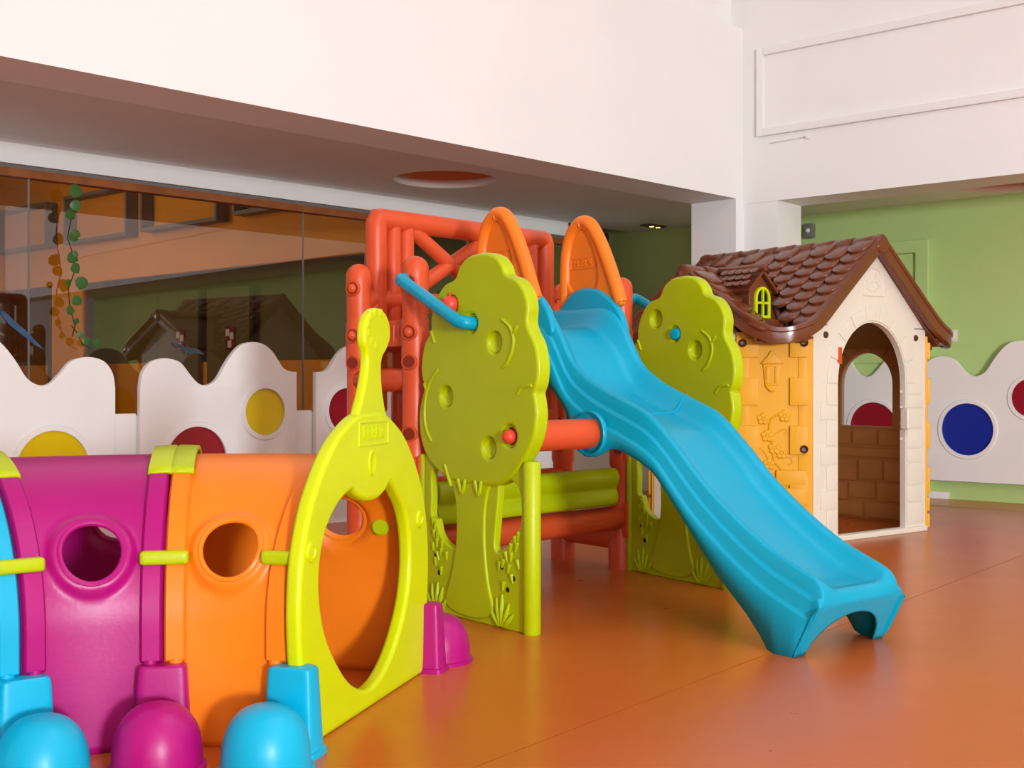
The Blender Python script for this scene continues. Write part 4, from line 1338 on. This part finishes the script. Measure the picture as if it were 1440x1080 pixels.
# ridge tiles
for i in range(9):
    y0 = -0.035 + i * (DP + 0.07) / 9
    y1 = y0 + (DP + 0.07) / 9 + 0.012
    bm = bmesh.new()
    n = 12
    ra = []
    for y, r in ((y0, 0.044), (y0 + 0.008, 0.048), (y1 - 0.008, 0.041), (y1, 0.036)):
        ra.append([bm.verts.new((r * math.cos(a) * 1.05, y, RZ - 0.008 + r * math.sin(a))) for a in [R(-20) + R(220) * k / (n - 1) for k in range(n)]])
    for a, b in zip(ra, ra[1:]):
        for k in range(n - 1):
            bm.faces.new((a[k], a[k + 1], b[k + 1], b[k]))
    bm.faces.new(ra[0])
    bm.faces.new(ra[-1])
    obj('ridge_tile', bm, 'roof_brown', left_slope)
for sx_ in (-1, 1):
    for i in range(5):
        x0 = XO + 0.06 - i * 0.125
        x1 = x0 - 0.137
        bm = bmesh.new()
        ra = []
        for x, r in ((x0, 0.046), (x0 - 0.008, 0.049), (x1 + 0.008, 0.040), (x1, 0.034)):
            ra.append([bm.verts.new((sx_ * x, YM + r * math.cos(a) * 1.05, CZ - 0.012 + r * math.sin(a))) for a in [R(-20) + R(220) * k / 11 for k in range(12)]])
        for a, b in zip(ra, ra[1:]):
            for k in range(11):
                bm.faces.new((a[k], a[k + 1], b[k + 1], b[k]))
        bm.faces.new(ra[0])
        bm.faces.new(ra[-1])
        obj('ridge_tile', bm, 'roof_brown', cross_slopes[(sx_, -1)])
# fascia: barge boards of the two gables joined by a curved eave round each corner
fp = [(0.0, -0.05, 1.530), (-0.30, -0.052, 1.272), (-0.46, -0.056, 1.135), (-0.53, -0.055, 1.088), (-0.59, -0.048, 1.062), (-0.645, -0.026, 1.044), (-0.695, 0.015, 1.036), (-0.735, 0.06, 1.046), (-0.765, 0.105, 1.07), (-0.783, 0.15, 1.098), (-0.79, 0.20, 1.130), (-0.79, 0.38, 1.245), (-0.79, YM, 1.356)]
fp = smooth_loop(fp, 5, closed=False)
for sx_ in (1, -1):
    for fy in (1, -1):
        bm = bmesh.new()
        rows = []
        P3 = [Vector((x * sx_, y if fy > 0 else DP - y, z)) for x, y, z in fp]
        for i, p in enumerate(P3):
            a = P3[max(i - 1, 0)]
            b = P3[min(i + 1, len(P3) - 1)]
            t = (b - a)
            th = Vector((t.x, t.y, 0)).normalized()
            nn = Vector((th.y, -th.x, 0)) * (-1 if sx_ * fy > 0 else 1)
            sl = math.hypot(t.x, t.y) / max(t.length, 1e-6)
            hh = (0.036 + 0.012 * i / (len(P3) - 1)) / max(sl, 0.5)
            rows.append([bm.verts.new(p + nn * ox + Vector((0, 0, oz * hh))) for ox, oz in ((0.018, -0.85), (0.022, -0.3), (0.022, 0.35), (0.030, 0.5), (0.030, 0.92), (0.022, 1.0), (-0.012, 1.0), (-0.018, 0.8), (-0.018, -0.85), (0.0, -1.0))])
        m = len(rows[0])
        for a, b in zip(rows, rows[1:]):
            for k in range(m):
                bm.faces.new((a[k], a[(k + 1) % m], b[(k + 1) % m], b[k]))
        bm.faces.new(rows[0])
        bm.faces.new(rows[-1])
        obj('fascia_board', bm, 'roof_brown', hs, smooth=50)
        # eave floor behind the curved corner
        bm = bmesh.new()
        yq = lambda y: y if fy > 0 else DP - y
        slab(bm, [(sx_ * 0.52, yq(-0.045), 1.035), (sx_ * 0.66, yq(-0.01), 1.01), (sx_ * 0.77, yq(0.11), 1.01), (sx_ * 0.50, yq(0.22), 1.05)], 0.012)
        obj('eave_corner', bm, 'roof_brown', hs, smooth=None)
        # valley strip
        a, b = Vector((sx_ * 0.165, yq(YM), CZ + 0.02)), Vector((sx_ * 0.60, yq(YM - CHW - 0.03), 1.02))
        obj('valley_strip', tb([a, b], 0.014, 8), 'roof_brown', hs)
for y, z in ((-0.085, 1.52), (DP + 0.085, 1.52)):
    obj('gable_cap', lt([(0.0, 0.006), (0.042, 0.006), (0.050, 0.0), (0.050, -0.05)], 24, Matrix.Translation((0, -0.074 if y < 0 else DP + 0.074, RZ - 0.012)) @ Matrix.Rotation(PI / 2 if y < 0 else -PI / 2, 4, 'X')), 'roof_brown', hs)
for sx_ in (-1, 1):
    obj('gable_cap', lt([(0.0, 0.006), (0.042, 0.006), (0.052, 0.0), (0.052, -0.06)], 24, Matrix.Translation((sx_ * 0.815, YM, CZ - 0.015)) @ Matrix.Rotation(sx_ * PI / 2, 4, 'Y')), 'roof_brown', hs)
# dormers on the front cross slopes with a lime window
for sx_ in (-1, 1):
    dx, yf = sx_ * 0.585, 0.235
    dm = panel('dormer', [[(-0.085, 1.10), (0.085, 1.10), (0.085, 1.275), (0.0, 1.36), (-0.085, 1.275)]], 0.24, 'roof_brown', hs, 0.008, T=Matrix.Translation((dx, yf + 0.12, 0)))
    yl = -0.12
    for s2 in (-1, 1):
        bm = slab(bmesh.new(), [(0, yl - 0.02, 1.385), (s2 * 0.115, yl - 0.02, 1.272), (s2 * 0.115, 0.16, 1.272), (0, 0.16, 1.385)], -0.014 * s2)
        obj('dormer_roof', bm, 'roof_brown', dm, smooth=None)
        dn = Vector((s2 * 0.115, 0, -0.113)).normalized()
        nr = Vector((s2 * 0.113, 0, 0.115)).normalized()
        for rI in range(3):
            for c in range(5):
                lay(TS_, dm, Vector((0, yl + 0.01 + c * 0.05 + (0.02 if rI % 2 else 0), 1.385)) + dn * (0.015 + rI * 0.047) + nr * 0.02, (0, s2, 0), dn, R(-10), 'small_tile')
    obj('dormer_ridge', tb([(0, yl - 0.03, 1.392), (0, 0.16, 1.392)], 0.02, 12), 'roof_brown', dm)
    wf = [arch_loop(-0.055, 0.055, 1.135, 1.235, 1.295, 12), arch_loop(-0.041, 0.041, 1.149, 1.235, 1.281, 12)]
    fr_ = obj('window_frame', panel_mesh(wf, 0.02, 0.003, Matrix.Translation((0, yl - 0.008, 0)) @ XZ), 'lime_bright', dm)
    obj('window_pane', panel_mesh([arch_loop(-0.045, 0.045, 1.145, 1.235, 1.285, 12)], 0.004, 0, Matrix.Translation((0, yl - 0.006, 0)) @ XZ), 'black_glass', dm)
    obj('glazing_bar', bx((0, yl - 0.012, 1.215), (0.011, 0.012, 0.14)), 'lime_bright', dm)
    obj('glazing_bar', bx((0, yl - 0.012, 1.212), (0.09, 0.012, 0.011)), 'lime_bright', dm)
    obj('dormer_apron', bx((0.0, yl - 0.03, 1.11), (0.20, 0.08, 0.035), bev=0.01), 'roof_brown', dm)
    # a run of tiles beside the barge board
    par = cross_slopes[(sx_, -1)]
    dn = Vector((0, -CHW, CB - CZ)).normalized()
    nr = Vector((0, -(CZ - CB), CHW)).normalized()
    for rI in range(6):
        lay(TM_, par, Vector((sx_ * 0.735, YM, CZ)) + dn * (0.05 + rI * 0.085) + nr * 0.03, (1, 0, 0), dn, R(-9), 'roof_tile')

# ------------------------------------------------------------------ ivy, plants, stickers
leafm = {}


def leaf_mesh(m):
    if m in leafm:
        return leafm[m]
    out = [(0, 0), (0.35, 0.12), (0.48, 0.38), (0.36, 0.70), (0.0, 1.0), (-0.36, 0.70), (-0.48, 0.38), (-0.35, 0.12)]
    bm = bmesh.new()
    c = bm.verts.new((0, 0.42, 0.02))
    vs = [bm.verts.new((x, y, -0.10 * abs(x) - 0.12 * y * y)) for x, y in out]
    for i in range(len(vs)):
        bm.faces.new((c, vs[i], vs[(i + 1) % len(vs)]))
    me = bpy.data.meshes.new('leaf')
    bm.to_mesh(me)
    bm.free()
    finish(me, 60)
    me.materials.append(MATS[m])
    leafm[m] = me
    return me


def leaf(par, p, size, yaw, pitch, roll, m='leaf_green'):
    o = link(bpy.data.objects.new('leaf', leaf_mesh(m)), par)
    o.matrix_local = Matrix.Translation(p) @ Matrix.Rotation(yaw, 4, 'Z') @ Matrix.Rotation(roll, 4, 'Y') @ Matrix.Rotation(pitch, 4, 'X') @ Matrix.Scale(size, 4)
    return o


GA = rot2(D1)
pI = GL + D1 * 0.37 - N1 * 0.05
ivy = thing('ivy_garland', 'thin hanging strand of ivy with green leaves before the glass', 'plant', (pI.x, pI.y, 0), GA)
zs_ = [1.90, 1.80, 1.70, 1.6, 1.5, 1.42, 1.32, 1.22, 1.12, 1.06]
obj('stem', tb([(0.02 * math.sin(i * 1.7), 0.01 * math.cos(i * 2.1), z) for i, z in enumerate(zs_)], 0.0035, 6), 'leaf_dark', ivy)
obj('tendril', tb([(0.0, 0, 1.12), (0.04, 0, 1.07), (0.06, 0, 1.02), (0.11, -0.01, 0.995)], 0.003, 6), 'leaf_dark', ivy)
for x, z, s, rl in ((-0.03, 1.86, 0.10, 100), (-0.01, 1.80, 0.085, 150), (-0.04, 1.745, 0.085, 130), (0.03, 1.64, 0.07, 220), (-0.02, 1.62, 0.08, 120), (-0.04, 1.50, 0.09, 110), (0.02, 1.515, 0.05, 250), (-0.01, 1.455, 0.08, 140),
                    (0.05, 1.39, 0.10, 190), (-0.04, 1.37, 0.05, 160), (0.04, 1.275, 0.08, 230), (-0.04, 1.205, 0.07, 95), (0.02, 1.16, 0.05, 200), (0.05, 1.08, 0.05, 240), (0.09, 1.06, 0.06, 200), (0.13, 1.05, 0.06, 160), (0.07, 1.05, 0.05, 180)):
    leaf(ivy, (x, -0.02 - random.random() * 0.02, z), s * 0.8, random.uniform(-0.3, 0.3), R(90), R(rl))
for u, lbl in ((168, 'dark leafy plant in a pot between fence and glass'),):
    r = (u - 720) / 1700
    O = F0 + N1 * 0.28
    k = (r * O.y - O.x) / (D1.x - r * D1.y)
    P = O + D1 * k
    pp = thing('potted_plant', lbl, 'plant', (P.x, P.y, 0))
    obj('pot', lt([(0.0, 0.0), (0.09, 0.0), (0.12, 0.22), (0.11, 0.22), (0.085, 0.03), (0, 0.03)], 20), 'dark_brown', pp)
    for i in range(7):
        a = 2 * PI * i / 7
        top = Vector((0.10 * math.cos(a), 0.08 * math.sin(a), 0.52 + 0.05 * (i % 4)))
        obj('stem', tb([(0, 0, 0.1), (top.x * 0.5, top.y * 0.5, 0.35), tuple(top)], 0.004, 6), 'leaf_dark', pp)
        for j in range(7):
            f = 0.45 + 0.55 * j / 6
            leaf(pp, (top.x * f, top.y * f, 0.1 + (top.z - 0.1) * f), random.uniform(0.05, 0.09), random.uniform(0, 6.28), random.uniform(-0.2, 0.9), random.uniform(-0.5, 0.5), 'leaf_dark')


def sticker(u, v, loop, sc, m, name, label):
    r = (u - 720) / 1700
    O = GL + N1 * 0.024
    k = (r * O.y - O.x) / (D1.x - r * D1.y)
    P = O + D1 * k
    z = 0.8 + (540 - v) / 1700 * P.y
    o = panel(name, [[(x * sc, y * sc) for x, y in loop]], 0.003, m, None, 0.0, T=Matrix.Translation((P.x, P.y, z)) @ Matrix.Rotation(GA, 4, 'Z'))
    return tag(o, label, 'sticker', 'animal stickers on the glass')


bird = [(-1.0, 0.38), (-0.6, 0.34), (-0.2, 0.14), (0.0, 0.22), (0.1, 0.08), (0.35, 0.12), (0.7, -0.02), (1.0, -0.25), (0.6, -0.20), (0.3, -0.20), (0.05, -0.28), (-0.05, -0.15), (-0.2, -0.22), (-0.25, -0.05), (-0.5, 0.05), (-0.8, 0.15), (-0.95, 0.25)]
sticker(265, 492, bird, 0.11, 'sticker_grey', 'bird_sticker', 'dark grey bird sticker with spread wings on the glass')
dfly = [(-1.0, 0.75), (-0.8, 0.72), (-0.3, 0.25), (0.1, -0.05), (0.5, -0.45), (1.0, -0.95), (0.6, -0.75), (0.2, -0.45), (-0.2, -0.15), (-0.6, 0.15), (-0.95, 0.55)]
sticker(32, 462, dfly, 0.12, 'sticker_blue', 'dragonfly_sticker', 'slanting blue dragonfly sticker on the glass left of the ivy')
